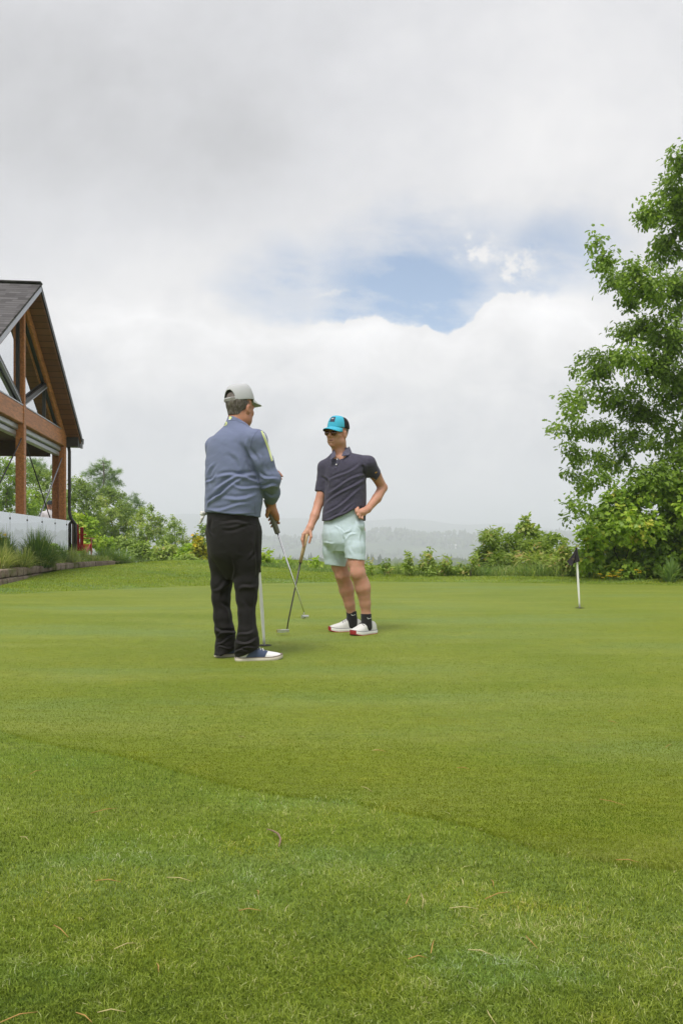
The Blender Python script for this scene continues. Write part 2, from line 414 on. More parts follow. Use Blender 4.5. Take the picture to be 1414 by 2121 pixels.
# ---------------------------------------------------------------- grass blades
def leaf_mat(name, stops, trans=.35, rough=.5, spec=.35, cool=None):
    """leaf or blade material: colour from the per-leaf 'tint' attribute, some light passes through"""
    m_, t_, bs = new_mat(name)
    at = t_.n('ShaderNodeAttribute', attribute_name='tint').outputs['Fac']
    col = t_.ramp(at, stops)
    if cool is not None:                                   # patches of bluer and of yellower turf
        gp_ = t_.n('ShaderNodeTexCoord').outputs['Object']; mp_ = t_.n('ShaderNodeMapping'); t_.lk(gp_, mp_.inputs[0]); mp_.inputs['Scale'].default_value = (.75, 1.2, 1)
        n1 = t_.noise(mp_.outputs[0], 1.7, 5, .62).outputs[0]; n2 = t_.noise(mp_.outputs[0], 2.9, 4, .6, dist=.4).outputs[0]
        col = t_.mix(t_.m('MULTIPLY', t_.smooth(n1, .48, .66), cool), col, t_.mix(1.0, col, (.82, 1.04, 1.75, 1), 'MULTIPLY'))
        col = t_.mix(t_.m('MULTIPLY', t_.smooth(n2, .52, .70), cool), col, t_.mix(1.0, col, (1.18, 1.04, .55, 1), 'MULTIPLY'))
    t_.lk(col, bs.inputs['Base Color']); bs.inputs['Roughness'].default_value = rough
    bs.inputs['Specular IOR Level'].default_value = spec
    tr = t_.n('ShaderNodeBsdfTranslucent')
    t_.lk(t_.mix(1.0, col, (1.1, 1.15, .55, 1), 'MULTIPLY'), tr.inputs[0])
    mx = t_.n('ShaderNodeMixShader'); mx.inputs[0].default_value = trans
    t_.lk(bs.outputs[0], mx.inputs[1]); t_.lk(tr.outputs[0], mx.inputs[2])
    t_.lk(mx.outputs[0], t_.t.nodes['Material Output'].inputs[0])
    return m_
def blades(name, x, y, z, hgt, wid, lean, tint, mat, kind_label, cat, parent=None, droop=.5, az=None):
    """tapered two-segment blades rooted at x,y,z"""
    n = len(x); rg = RNG
    if az is None: az = rg.uniform(0, 2 * np.pi, n)
    la = np.abs(rg.normal(0, 1, n)) * lean
    dx, dy = np.cos(az), np.sin(az)
    ta = rg.uniform(0, 2 * np.pi, n); sx, sy = np.cos(ta) * wid / 2, np.sin(ta) * wid / 2
    h1 = hgt * .55; 
    m1 = np.stack([x + dx * la * h1, y + dy * la * h1, z + h1], -1)
    m2 = np.stack([x + dx * la * hgt * (1 + droop), y + dy * la * hgt * (1 + droop), z + hgt * (1 - .25 * np.minimum(la, 1.5))], -1)
    b0 = np.stack([x - sx, y - sy, z - .003], -1); b1 = np.stack([x + sx, y + sy, z - .003], -1)
    off = np.stack([sx, sy, np.zeros(n)], -1) * .85
    V = np.stack([b0, b1, m1 + off, m1 - off, m2], 1).reshape(-1, 3)
    base = (np.arange(n) * 5)[:, None]
    fl = np.concatenate([base + np.array([0, 1, 2, 3]), base + np.array([3, 2, 4])], 1).ravel()
    sz = np.tile([4, 3], n)
    me = mesh_np(name, V, fl, sz); point_attr(me, 'tint', np.repeat(np.clip(tint, 0, 1), 5))
    o = link(name, me, mat, parent)
    if parent is None: tag(o, kind_label, cat, kind="stuff")
    return o
M_BLADE = leaf_mat("turf_blades", [(0, (.085, .125, .018)), (.35, (.225, .300, .036)), (.62, (.330, .405, .060)), (.80, (.42, .49, .16)), (.92, (.54, .57, .26)), (1, (.66, .60, .32))], .35, .6, .12, .75)
M_GBLADE = leaf_mat("green_blades", [(0, (.112, .155, .009)), (.4, (.145, .190, .011)), (.75, (.200, .240, .026)), (1, (.32, .345, .10))], .25, .6, .1, .85)
def scatter(n, y0, y1, widen, power=2.0):
    """points in the widening strip of ground ahead, denser near the viewer"""
    u = RNG.uniform(0, 1, n)
    y = 1 / (1 / y0 + u * (1 / y1 - 1 / y0))
    x = RNG.uniform(-1, 1, n) * (.46 * y + widen)
    m = int(n * .62); u = RNG.uniform(0, 1, m); y2 = 1 / (1 / y0 + u * (1 / y1 - 1 / y0))            # margins beside the view, a little thinner
    x2 = (.46 * y2 + widen + RNG.uniform(0, 1, m) * 1.5) * RNG.choice([-1, 1], m)
    return np.concatenate([x, x2]), np.concatenate([y, y2])
# fringe in the foreground
x, y = scatter(430000, .98, 5.0, .35)
k = (y < green_near(x) + RNG.normal(0, .03, len(x)) + .07 * (vnoise(x * 9, y * 9, 71) - .5) + .020 + np.abs(RNG.normal(0, .03, len(x)))); x, y = x[k], y[k]
patch = fbm(x * 1.6, y * 1.6, 41); clump = vnoise(x * 26, y * 26, 43); pl = fbm(x * 3.4 + 9, y * 3.4, 47)
tint = .16 + .44 * (patch - .25) + .34 * (clump - .4) + RNG.normal(0, .25, len(x)) + .22 * sstep(.52, .75, pl) * RNG.uniform(.2, 1, len(x))
h = (.0055 + .0065 * clump) * RNG.uniform(.6, 1.25, len(x))
blades("fringe_grass", x, y, gz(x, y), h, RNG.uniform(.0009, .0021, len(x)), .85, tint, M_BLADE, "thick short fringe grass in the foreground below the green", "grass")
# the green itself, very short
x, y = scatter(420000, 1.6, 8.5, .35)
k = (y > green_near(x) + RNG.normal(0, .01, len(x))) & (y < green_far(x)); x, y = x[k], y[k]
patch = fbm(x * 1.1, y * 1.1, 51); clump = vnoise(x * 30, y * 30, 53); pale = fbm(x * .8 + 3, y * 2.2, 55); mott = fbm(x * 3.3, y * 3.3, 57)
tint = .22 + .55 * (patch - .35) + .22 * (clump - .4) + RNG.normal(0, .21, len(x)) + .42 * sstep(.50, .70, pale) + .45 * (mott - .5)
blades("green_grass", x, y, gz(x, y) + .004, .0052 * RNG.uniform(.6, 1.2, len(x)), RNG.uniform(.0010, .0018, len(x)), .8, tint, M_GBLADE, "very short bent grass of the putting green surface", "grass")
# longer turf on the bank behind the green
n = 190000
x = RNG.uniform(-8.5, 9.5, n); y = green_far(x) + RNG.uniform(0, 1, n) ** 1.15 * 8.5
k = ~((x < -5.5 - .1 * (y - 13)) & (y > 12)); x, y = x[k], y[k]
patch = fbm(x * .8, y * .8, 61); clump = vnoise(x * 7, y * 7, 63)
tint = .30 + .5 * (patch - .4) + .25 * (clump - .4) + RNG.normal(0, .13, len(x)) + .12
blades("bank_grass", x, y, gz(x, y), (.022 + .02 * clump) * RNG.uniform(.6, 1.2, len(x)), RNG.uniform(.004, .008, len(x)), .6, tint, M_BLADE, "longer mown grass on the bank behind the putting green", "grass")

# ---------------------------------------------------------------- air between us and the ridges
hb = MB(); hb.box((0, 0, -15), (1, 0, 0), (0, 1, 0), (0, 0, 1), 6900, 6900, 190)
hm = D.materials.new("haze"); hm.use_nodes = True; hn = NT(hm.node_tree); hm.node_tree.nodes.clear()
pv = hn.n('ShaderNodeVolumePrincipled'); pv.inputs['Color'].default_value = (.895, .93, 1.0, 1); pv.inputs['Density'].default_value = 7.5e-4; pv.inputs['Anisotropy'].default_value = 0.0
ho = hn.n('ShaderNodeOutputMaterial'); hn.lk(pv.outputs[0], ho.inputs['Volume'])
haze = hb.build("haze", hm); tag(haze, "pale blue summer haze over the valley", "haze", kind="stuff")
# ================================================================ planting bed, stone wall
WALL = np.array([(-5.30, 10.2), (-5.45, 11.5), (-5.62, 13.1), (-5.88, 15), (-6.15, 17), (-6.30, 18.6), (-6.22, 20.0), (-5.98, 21.0)])
BEDZ = .30
def wall_x(y): return np.interp(y, WALL[:, 1], WALL[:, 0])
bed_nx, bed_ny = 40, 60
BX, BY = np.meshgrid(np.linspace(0, 1, bed_nx), np.linspace(9.5, 22.0, bed_ny))
bx = wall_x(BY) - .10 - BX * 3.2
bz = BEDZ - .03 + .035 * fbm(bx * 3, BY * 3, 77)
idx = np.arange(bed_nx * bed_ny).reshape(bed_ny, bed_nx)
quads = np.stack([idx[:-1, :-1], idx[1:, :-1], idx[1:, 1:], idx[:-1, 1:]], -1).reshape(-1, 4)
me = mesh_np("planting_bed", np.stack([bx, BY, bz], -1).reshape(-1, 3), quads, np.full(len(quads), 4))
M_MULCH = simple("mulch", (.20, .155, .11), .95, 0, .1, .5, 25, .9, 60)
o = link("planting_bed", me, M_MULCH, None, True); tag(o, "mulched planting bed behind the low stone wall", "planting bed", kind="structure")

def stone_mat():
    m_, t_, bs = new_mat("weathered_stone")
    tc = t_.n('ShaderNodeTexCoord').outputs['Object']
    a = t_.noise(tc, 3.5, 5, .6).outputs[0]; b = t_.noise(tc, 28, 5, .7).outputs[0]; c = t_.noise(tc, 1.7, 3).outputs[0]
    col = t_.ramp(a, [(.3, (.17, .125, .10)), (.5, (.27, .21, .165)), (.7, (.36, .30, .25))])
    col = t_.mix(t_.smooth(b, .35, .7, 0, .55), col, (.12, .095, .075, 1))
    col = t_.mix(t_.smooth(c, .56, .66, 0, .75), col, (.10, .12, .025, 1))     # moss
    t_.lk(col, bs.inputs['Base Color']); bs.inputs['Roughness'].default_value = .9; bs.inputs['Specular IOR Level'].default_value = .2
    bp = t_.n('ShaderNodeBump'); bp.inputs['Strength'].default_value = .9; bp.inputs['Distance'].default_value = .012
    t_.lk(b, bp.inputs['Height']); t_.lk(bp.outputs[0], bs.inputs['Normal'])
    return m_
M_STONE = stone_mat()
def stone_block(c, ax, ay, hx, hy, hz, seed):
    """rough-faced block: gridded box with rounded edges and a noisy face"""
    n = 7; vs = []; fs = []
    for axis in range(3):
        for sgn in (-1, 1):
            b = len(vs)
            for i in range(n):
                for j in range(n):
                    p = [0, 0, 0]; q = [k for k in range(3) if k != axis]
                    p[axis] = sgn; p[q[0]] = -1 + 2 * i / (n - 1); p[q[1]] = -1 + 2 * j / (n - 1); vs.append(p)
            for i in range(n - 1):
                for j in range(n - 1): fs.append((b + i * n + j, b + i * n + j + 1, b + (i + 1) * n + j + 1, b + (i + 1) * n + j))
    v = np.array(vs, float); h = np.array([hx, hy, hz])
    ln = (np.abs(v) ** 9).sum(1) ** (1 / 9.0); v = v / ln[:, None] * h
    nz = np.stack([fbm(v[:, (i + 1) % 3] * 14 + seed, v[:, (i + 2) % 3] * 14 + v[:, i] * 9, seed + i) for i in range(3)], -1) - .5
    v = v + nz * .022
    w = np.array(c) + v[:, :1] * np.array(ax) + v[:, 1:2] * np.array(ay) + v[:, 2:] * np.array([0, 0, 1])
    return w, fs
wm = MB(); seg = np.hypot(np.diff(WALL[:, 0]), np.diff(WALL[:, 1])); cum = np.concatenate([[0], np.cumsum(seg)])
rs_ = random.Random(5)
for course, (zt, hgt) in enumerate([(BEDZ + .035, .145), (BEDZ - .115, .15), (BEDZ - .27, .14)]):
    s_ = .1 * course
    while s_ < cum[-1] - .15:
        L = rs_.uniform(.26, .46); mid = min(s_ + L / 2, cum[-1] - .05)
        cx_ = np.interp(mid, cum, WALL[:, 0]); cy_ = np.interp(mid, cum, WALL[:, 1])
        x2 = np.interp(mid + .1, cum, WALL[:, 0]); y2 = np.interp(mid + .1, cum, WALL[:, 1]); x1 = np.interp(mid - .1, cum, WALL[:, 0]); y1 = np.interp(mid - .1, cum, WALL[:, 1])
        dx, dy = x2 - x1, y2 - y1; q = math.hypot(dx, dy); dx, dy = dx / q, dy / q
        if zt > float(gz(cx_ + .2, cy_)) + .0:
            w, fs = stone_block((cx_ - .12 + .03 * course + rs_.uniform(-.012, .012), cy_, zt - hgt / 2), (dx, dy, 0), (dy, -dx, 0), L / 2 - .006, .13, hgt / 2 - .003, rs_.randint(0, 9999))
            wm.add(w, fs)
        s_ += L
o = wm.build("stone_wall", M_STONE, None, True); tag(o, "low curved retaining wall of mossy brown stone blocks along the planting bed", "wall")

# ================================================================ clubhouse pavilion
DU = Vector((-.1144, .9934, 0)); DE = Vector((.9934, .1144, 0)); UPZ = Vector((0, 0, 1))
O0 = Vector((-7.24, 21.0, 0))
def B(u, e, z): return O0 + DU * u + DE * e + UPZ * z
UK = -3.95; SL = .644; ZB0, ZB1 = 3.33, 3.715; DECK = .31; G_ = .35; ZAP = 6.36; UE = .26
def wood_mat(name, col, scale=1.0):
    m_, t_, bs = new_mat(name)
    tc = t_.n('ShaderNodeTexCoord').outputs['Object']
    mp = t_.n('ShaderNodeMapping'); t_.lk(tc, mp.inputs[0]); mp.inputs['Scale'].default_value = (14 * scale, 1.6 * scale, 14 * scale)
    a = t_.noise(mp.outputs[0], 1.5, 5, .65, dist=.8).outputs[0]; b = t_.noise(tc, 1.3, 4).outputs[0]
    c_ = t_.mix(t_.smooth(a, .3, .7), c4(tuple(x * .62 for x in col)), c4(tuple(min(1, x * 1.25) for x in col)))
    c_ = t_.mix(t_.smooth(b, .4, .7, 0, .4), c_, c4((col[0] * .8, col[1] * .68, col[2] * .6)))
    t_.lk(c_, bs.inputs['Base Color']); bs.inputs['Roughness'].default_value = .5; bs.inputs['Specular IOR Level'].default_value = .35
    bp = t_.n('ShaderNodeBump'); bp.inputs['Strength'].default_value = .25; bp.inputs['Distance'].default_value = .004
    t_.lk(a, bp.inputs['Height']); t_.lk(bp.outputs[0], bs.inputs['Normal'])
    return m_
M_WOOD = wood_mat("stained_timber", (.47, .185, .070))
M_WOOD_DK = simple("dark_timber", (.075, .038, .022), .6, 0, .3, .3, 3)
def soffit_mat():
    m_, t_, bs = new_mat("soffit_boards")
    tc = t_.n('ShaderNodeTexCoord').outputs['Object']
    mp = t_.n('ShaderNodeMapping'); t_.lk(tc, mp.inputs[0]); mp.inputs['Rotation'].default_value = (0, 0, math.atan2(DU.x, DU.y))
    sp = t_.n('ShaderNodeSeparateXYZ'); t_.lk(mp.outputs[0], sp.inputs[0])
    yb = t_.m('MULTIPLY', sp.outputs[1], 1 / .16)
    fr = t_.m('FRACT', yb); fl_ = t_.m('FLOOR', yb)
    wn = t_.n('ShaderNodeTexWhiteNoise', noise_dimensions='1D'); t_.lk(fl_, wn.inputs['W'])
    groove = t_.m('GREATER_THAN', t_.m('ABSOLUTE', t_.m('SUBTRACT', fr, .5)), .46)
    n_ = t_.noise(tc, 6, 4).outputs[0]
    v = t_.m('ADD', t_.m('MULTIPLY', wn.outputs['Value'], .5), t_.m('MULTIPLY', n_, .5))
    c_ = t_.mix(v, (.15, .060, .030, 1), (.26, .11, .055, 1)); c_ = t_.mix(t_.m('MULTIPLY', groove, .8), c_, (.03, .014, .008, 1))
    t_.lk(c_, bs.inputs['Base Color']); bs.inputs['Roughness'].default_value = .55
    return m_
M_SOFFIT = soffit_mat()
def shingle_mat():
    m_, t_, bs = new_mat("asphalt_shingles")
    tc = t_.n('ShaderNodeTexCoord').outputs['Object']
    mp = t_.n('ShaderNodeMapping'); t_.lk(tc, mp.inputs[0]); mp.inputs['Rotation'].default_value = (0, 0, math.atan2(DU.x, DU.y))
    sp = t_.n('ShaderNodeSeparateXYZ'); t_.lk(mp.outputs[0], sp.inputs[0])
    row = t_.m('MULTIPLY', sp.outputs[2], 1 / .078); ri = t_.m('FLOOR', row); rf = t_.m('FRACT', row)
    w0 = t_.n('ShaderNodeTexWhiteNoise', noise_dimensions='1D'); t_.lk(ri, w0.inputs['W'])
    colx = t_.m('ADD', t_.m('MULTIPLY', sp.outputs[0], 1 / .22), t_.m('MULTIPLY', w0.outputs['Value'], 7.0)); ci = t_.m('FLOOR', colx); cf = t_.m('FRACT', colx)
    w1 = t_.n('ShaderNodeTexWhiteNoise', noise_dimensions='2D'); t_.lk(t_.comb(ri, ci, 0), w1.inputs['Vector'])
    n_ = t_.noise(tc, 90, 3).outputs[0]
    c_ = t_.mix(w1.outputs['Value'], (.050, .048, .052, 1), (.135, .130, .138, 1))
    c_ = t_.mix(t_.smooth(n_, .3, .7, 0, .4), c_, (.05, .04, .04, 1))
    edge_ = t_.m('LESS_THAN', rf, .16); c_ = t_.mix(t_.m('MULTIPLY', edge_, .75), c_, (.02, .018, .018, 1))
    t_.lk(c_, bs.inputs['Base Color']); bs.inputs['Roughness'].default_value = .9
    bp = t_.n('ShaderNodeBump'); bp.inputs['Distance'].default_value = .012; t_.lk(t_.m('ADD', rf, t_.m('MULTIPLY', w1.outputs['Value'], .6)), bp.inputs['Height']); t_.lk(bp.outputs[0], bs.inputs['Normal'])
    return m_
M_SHINGLE = shingle_mat()
M_FLASH = simple("pale_metal_flashing", (.40, .40, .44), .38, .6, .5, .06, 4)
M_DKMETAL = simple("dark_bronze_metal", (.030, .027, .026), .42, .3, .5, .2, 6)
M_GREYMETAL = simple("grey_screen_housing", (.34, .35, .38), .35, .4, .5, .08, 3)
def glass_mat(name, refl, tint, back=(.01, .01, .01), tr=.0):
    m_, t_, bs = new_mat(name)
    t_.t.nodes.remove(bs)
    g = t_.n('ShaderNodeBsdfGlossy'); g.inputs['Roughness'].default_value = .015; g.inputs[0].default_value = c4(tint)
    tc = t_.n('ShaderNodeTexCoord').outputs['Object']
    nz = t_.noise(tc, .9, 2).outputs[0]; bp = t_.n('ShaderNodeBump'); bp.inputs['Strength'].default_value = .03; bp.inputs['Distance'].default_value = .02
    t_.lk(nz, bp.inputs['Height']); t_.lk(bp.outputs[0], g.inputs['Normal'])
    tp = t_.n('ShaderNodeBsdfTransparent'); tp.inputs[0].default_value = c4(back)
    fr = t_.n('ShaderNodeFresnel'); fr.inputs[0].default_value = 1.5
    fac = t_.m('MULTIPLY_ADD', fr.outputs[0], 1 - refl, refl, clamp=True)
    mx = t_.n('ShaderNodeMixShader'); t_.lk(fac, mx.inputs[0]); t_.lk(tp.outputs[0], mx.inputs[1]); t_.lk(g.outputs[0], mx.inputs[2])
    t_.lk(mx.outputs[0], t_.t.nodes['Material Output'].inputs[0])
    return m_
M_PANE = glass_mat("reflective_glazing", .80, (.93, .95, .97), (.30, .32, .33))
M_RAILGLASS = glass_mat("railing_glass", .74, (.97, .985, 1.0), (.75, .82, .82))

club = empty("clubhouse", B(UK, 0, DECK), "timber framed clubhouse pavilion with steep shingled gable roof and glazed gable end", "building")
def roof_z(u): return ZAP - SL * abs(u - UK)
LE = 13.0        # length of the roof away from us
TH = .17
UF = 2 * UK - UE
# roof slabs (front and rear slope), shingles on top, boarded soffit below
for nm, ua, ub in (("roof", UF, UK), ("roof", UK, UE)):
    rb = MB(); n = 2
    top = [B(ua, G_, roof_z(ua)), B(ub, G_, roof_z(ub)), B(ub, -LE, roof_z(ub)), B(ua, -LE, roof_z(ua))]
    rb.prism(top, (0, 0, -.05))
    r_ = rb.build("roof", M_SHINGLE, club)
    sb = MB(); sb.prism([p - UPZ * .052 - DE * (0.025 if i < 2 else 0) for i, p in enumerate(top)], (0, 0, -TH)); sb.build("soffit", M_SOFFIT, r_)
    fb = MB()                                                  # rake flashing on the edge facing us
    fb.prism([B(ua, G_ - .022, roof_z(ua) - .052), B(ub, G_ - .022, roof_z(ub) - .052), B(ub, G_ - .022, roof_z(ub) - .165), B(ua, G_ - .022, roof_z(ua) - .165)], DE * .03)
    fb.build("rake_flashing", M_FLASH if ub == UK else M_DKMETAL, r_)
rc = MB(); rc.bar(B(UK, G_ + .005, ZAP + .012), B(UK, -LE, ZAP + .012), .09, .018, bev=.01); rc.build("ridge_cap", M_SHINGLE, club)
# eave box and gutter at the far corner
eb = MB(); eb.prism([B(-.02, G_ - .05, roof_z(-.02) - .24), B(UE - .01, G_ - .05, roof_z(UE) - .23), B(UE - .01, G_ - .05, 3.34), B(-.02, G_ - .05, 3.34)], -DE * LE); eb.build("eave_box", M_DKMETAL, club)
gb = MB(); gb.prism([B(UE, G_ + .02, roof_z(UE) - .06), B(UE + .13, G_ + .02, roof_z(UE) - .06), B(UE + .11, G_ + .02, roof_z(UE) - .20), B(UE, G_ + .02, roof_z(UE) - .21)], -DE * LE); gb.build("gutter", M_DKMETAL, club)
ec = MB(); ec.box(B(UE + .02, G_ - .02, 3.45), DE, DU, UPZ, .03, .05, .12); ec.build("eave_end_plate", M_FLASH, club)
ds = MB(); ds.tube([B(.12, .02, 3.42), B(.12, .05, 3.22), B(.12, .05, 3.1), B(.12, .05, 1.60), B(.13, .09, 1.45), B(.15, .20, 1.30), B(.15, .20, .30)], .042, 10); ds.build("downspout", M_DKMETAL, club, True)
# main tie beam, kingpost, rakes
def timber(name, a, b, hw, hd, up=DE, mat=None, bev=.012):
    m = MB(); m.bar(a, b, hw, hd, up, bev); return m.build(name, mat or M_WOOD, club)
zc, hz_ = (ZB0 + ZB1) / 2, (ZB1 - ZB0) / 2
timber("tie_beam", B(2 * UK - .02, -.08, zc), B(UK - .092, -.08, zc), hz_, .08)
timber("tie_beam", B(UK + .092, -.08, zc), B(0.0, -.08, zc), hz_, .08)
for ua, ub in ((2 * UK, UK - .092), (UK + .092, -.02)):
    timber("sill_flashing", B(ua, -.055, ZB1 + .016), B(ub, -.055, ZB1 + .016), .014, .06, mat=M_FLASH, bev=0)
timber("kingpost", B(UK, -.072, DECK), B(UK, -.072, ZB1 + .03), .09, .09)
timber("kingpost", B(UK, -.06, ZB1 + .03), B(UK, -.06, roof_z(UK) - .40), .05, .075)
for u_ in (2 * UK + .08, -.085):
    timber("corner_post", B(u_, -.08, DECK - .3), B(u_, -.08, ZB0), .085, .08)
timber("corner_post", B(.10, -.29, DECK - .3), B(.10, -.29, ZB0), .08, .085)
timber("corner_post", B(2 * UK, -.29, DECK - .3), B(2 * UK, -.29, ZB0), .08, .085)
ru = TH + .052 + .005
for sgn in (-1, 1):
    a = B(UK + sgn * .07, -.07, roof_z(UK + .07) - ru - .11); ue = 0.0 if sgn > 0 else 2 * UK
    b = B(ue, -.07, roof_z(ue) - ru - .11)
    timber("rake_beam", a, b, .11, .075)
    # glazing in each half of the gable, framed in dark metal
    u0 = UK + sgn * .10; uend = UK + sgn * (abs(roof_z(UK) - ru - .26 - ZB1 - .03) / SL)
    zt = roof_z(u0) - ru - .24
    pb = MB(); pb.prism([B(u0, -.10, ZB1 + .03), B(uend, -.10, ZB1 + .03), B(u0, -.10, zt)], -DE * .012); win = pb.build("gable_window", M_PANE, club)
    fm = MB()
    fm.bar(B(u0 + sgn * .03, -.095, ZB1 + .03), B(u0 + sgn * .03, -.095, zt - .03), .03, .03, DE)
    fm.bar(B(u0 + sgn * .06, -.095, zt - .06), B(uend - sgn * .03, -.095, ZB1 + .05), .022, .032, DE)
    um = UK + sgn * 2.05
    fm.bar(B(um, -.092, ZB1 + .03), B(um, -.092, roof_z(um) - ru - .25), .022, .030, DE)
    fm.build("window_frame", M_DKMETAL, win)
    bm_ = MB(); bm_.bar(B(UK + sgn * .12, -.055, ZB1 + .10), B(UK + sgn * 2.0, -.055, roof_z(UK + 2.0) - ru - .28), .05, .028, DE)
    bm_.build("gable_brace", M_DKMETAL, win)
    be = MB(); be.bar(B(UK + sgn * .15, -.045, ZB1 + .06), B(UK + sgn * 2.03, -.045, roof_z(UK + 2.0) - ru - .32), .012, .030, DE)
    be.build("brace_lit_edge", M_FLASH, win)  # pale strip laid along the brace to paint its lit edge
# roller screen housings under the beam
for ua, ub in ((2 * UK + .17, UK - .10), (UK + .10, -.18)):
    for e_, z0, z1, mm in ((-.10, 3.20, 3.328, M_GREYMETAL), (-.14, 3.07, 3.19, M_GREYMETAL)):
        timber("screen_housing", B(ua, e_ - .06, (z0 + z1) / 2), B(ub, e_ - .06, (z0 + z1) / 2), (z1 - z0) / 2, .06, mat=mm, bev=.02)
# tie rods crossing in the rear bay and in the front bay
for ua, ub in ((UK + .1, -.17), (UK - .1, 2 * UK + .17)):
    r1 = MB(); r1.tube([B(ua, -.03, 3.02), B(ub, -.03, .36)], .014, 8); r1.build("tie_rod", M_DKMETAL, club, True)
    r2 = MB(); r2.tube([B(ub, -.075, 3.02), B(ua, -.075, .36)], .016, 8); r2.build("tie_rod", M_FLASH, club, True)
# ceiling, far side beams and posts, deck
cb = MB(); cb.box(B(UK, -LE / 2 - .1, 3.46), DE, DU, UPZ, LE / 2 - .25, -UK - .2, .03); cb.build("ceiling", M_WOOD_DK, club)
for u_ in (-.05, 2 * UK + .05):
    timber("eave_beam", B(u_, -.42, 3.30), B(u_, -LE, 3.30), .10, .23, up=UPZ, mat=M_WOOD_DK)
for e_ in (-4.4, -8.8, -12.8):
    timber("corner_post", B(-.05, e_, DECK - .3), B(-.05, e_, 3.07), .09, .09)
    timber("rafter_tie", B(-.1, e_, 3.30), B(2 * UK, e_, 3.30), .12, .08, mat=M_WOOD_DK)
db = MB(); db.box(B(UK + 1.6, -LE / 2, DECK - .17), DE, DU, UPZ, LE / 2, -UK + 1.8, .17); db.build("deck", simple("deck_boards", (.20, .15, .11), .7, 0, .3, .3, 5), club)

# ---------------------------------------------------------------- glass railing
rail = empty("glass_railing", B(UK, .12, DECK), "frameless reflective glass railing along the clubhouse deck", "railing")
js = [21.08, 20.46, 19.25, 18.04, 16.83, 15.62, 14.41, 13.2]
for a, b in zip(js[:-1], js[1:]):
    ua, ub = (a - 21.0) / .9934 - .008, (b - 21.0) / .9934 + .008
    m = MB(); m.box(B((ua + ub) / 2, .12, (DECK + .02 + 1.382) / 2), DE, DU, UPZ, .006, abs(ua - ub) / 2, (1.382 - DECK - .02) / 2); pn = m.build("glass_panel", M_RAILGLASS, rail)
    sl_ = MB(); sl_.box(B(ub - .008, .12, (DECK + .02 + 1.37) / 2), DE, DU, UPZ, .0065, .0065, (1.36 - DECK) / 2); sl_.build('joint_seal', M_DKMETAL, pn)
    for zz in (1.27,):
        c_ = MB(); c_.box(B(ub - .008, .127, zz), DE, DU, UPZ, .012, .014, .02, .004); c_.build("clamp", M_DKMETAL, pn)
pb = MB(); pb.bar(B(.20, .10, .0), B(.20, .10, 1.36), .05, .05, bev=.01); pb.build("end_post", simple("weathered_post", (.13, .095, .07), .8), rail)

# ---------------------------------------------------------------- red deck chair
M_RED = simple("red_paint", (.42, .018, .022), .38, 0, .5, .18, 12)
CH = P(157, 1121, 22.6); cx0, cy0 = CH.x, CH.y; cz0 = float(max(gz(cx0, cy0), .33))
chair = empty("deck_chair", (cx0, cy0, cz0), "bright red slatted garden chair with fan back standing beside the clubhouse corner", "chair")
ca = R(-6); f2 = Vector((math.sin(ca), math.cos(ca), 0)); r2_ = Vector((math.cos(ca), -math.sin(ca), 0)); c0 = Vector((cx0, cy0, cz0))
def CP(r, f, z): return c0 + (r2_ * r + f2 * f + UPZ * z) * 1.08
for i, (k, top) in enumerate([(-2, .84), (-1, .92), (0, .95), (1, .92), (2, .84)]):
    m = MB(); a, b = CP(k * .085, -.05, .24), CP(k * .125, -.42, top)
    m.bar(a, b, .047 if True else 0, .011, up=f2, bev=.008); m.build("back_slat", M_RED, chair)
for z_, w_ in ((.36, .30), (.66, .34)):
    m = MB(); ff = -.05 - .37 * (z_ - .24) / .70 - .03; m.bar(CP(-w_, ff, z_), CP(w_, ff, z_), .022, .014, up=UPZ); m.build("back_rail", M_RED, chair)
for k in range(6):
    m = MB(); ff = -.06 + k * .105; m.box(CP(0, ff, .27 + .026 * k), r2_, f2, UPZ, .27, .044, .011); m.build("seat_slat", M_RED, chair)
for s_ in (-1, 1):
    m = MB(); m.bar(CP(s_ * .31, .46, 0), CP(s_ * .31, .46, .55), .05, .014, up=r2_, bev=.006); m.build("leg", M_RED, chair)
    m = MB(); m.bar(CP(s_ * .28, -.55, .03), CP(s_ * .28, .50, .37), .05, .014, up=r2_); m.build("seat_rail", M_RED, chair)
    m = MB(); m.box(CP(s_ * .33, .10, .565), r2_, f2, UPZ, .07, .42, .012); m.build("armrest", M_RED, chair)
# ================================================================ foliage
def T(v, f): return np.array(v, float), f
LEAF_OVAL = T([(0, 0, 0), (.35, .24, .07), (.75, .17, .03), (1, 0, -.10), (.75, -.17, .03), (.35, -.24, .07)], [(0, 5, 4, 3), (0, 3, 2, 1)])
LEAF_OAK = T([(0, 0, 0), (.22, .10, .02), (.34, .25, .05), (.45, .10, .03), (.60, .31, .04), (.68, .13, .01), (.84, .22, -.03), (1, 0, -.10),
              (.84, -.22, -.03), (.68, -.13, .01), (.60, -.31, .04), (.45, -.10, .03), (.34, -.25, .05), (.22, -.10, .02)],
             [(0, 13, 12, 11, 10, 9, 8, 7), (0, 7, 6, 5, 4, 3, 2, 1)])
LEAF_MAPLE = T([(0, 0, 0), (.05, .34, .05), (.30, .30, .04), (.48, .58, .05), (.55, .22, .0), (.78, .20, -.05), (1, 0, -.12),
                (.78, -.20, -.05), (.55, -.22, .0), (.48, -.58, .05), (.30, -.30, .04), (.05, -.34, .05)],
               [(0, 11, 10, 9, 8, 7, 6), (0, 6, 5, 4, 3, 2, 1)])
LEAF_LONG = T([(0, 0, 0), (.4, .11, .04), (1, 0, -.12), (.4, -.11, .04)], [(0, 3, 2), (0, 2, 1)])
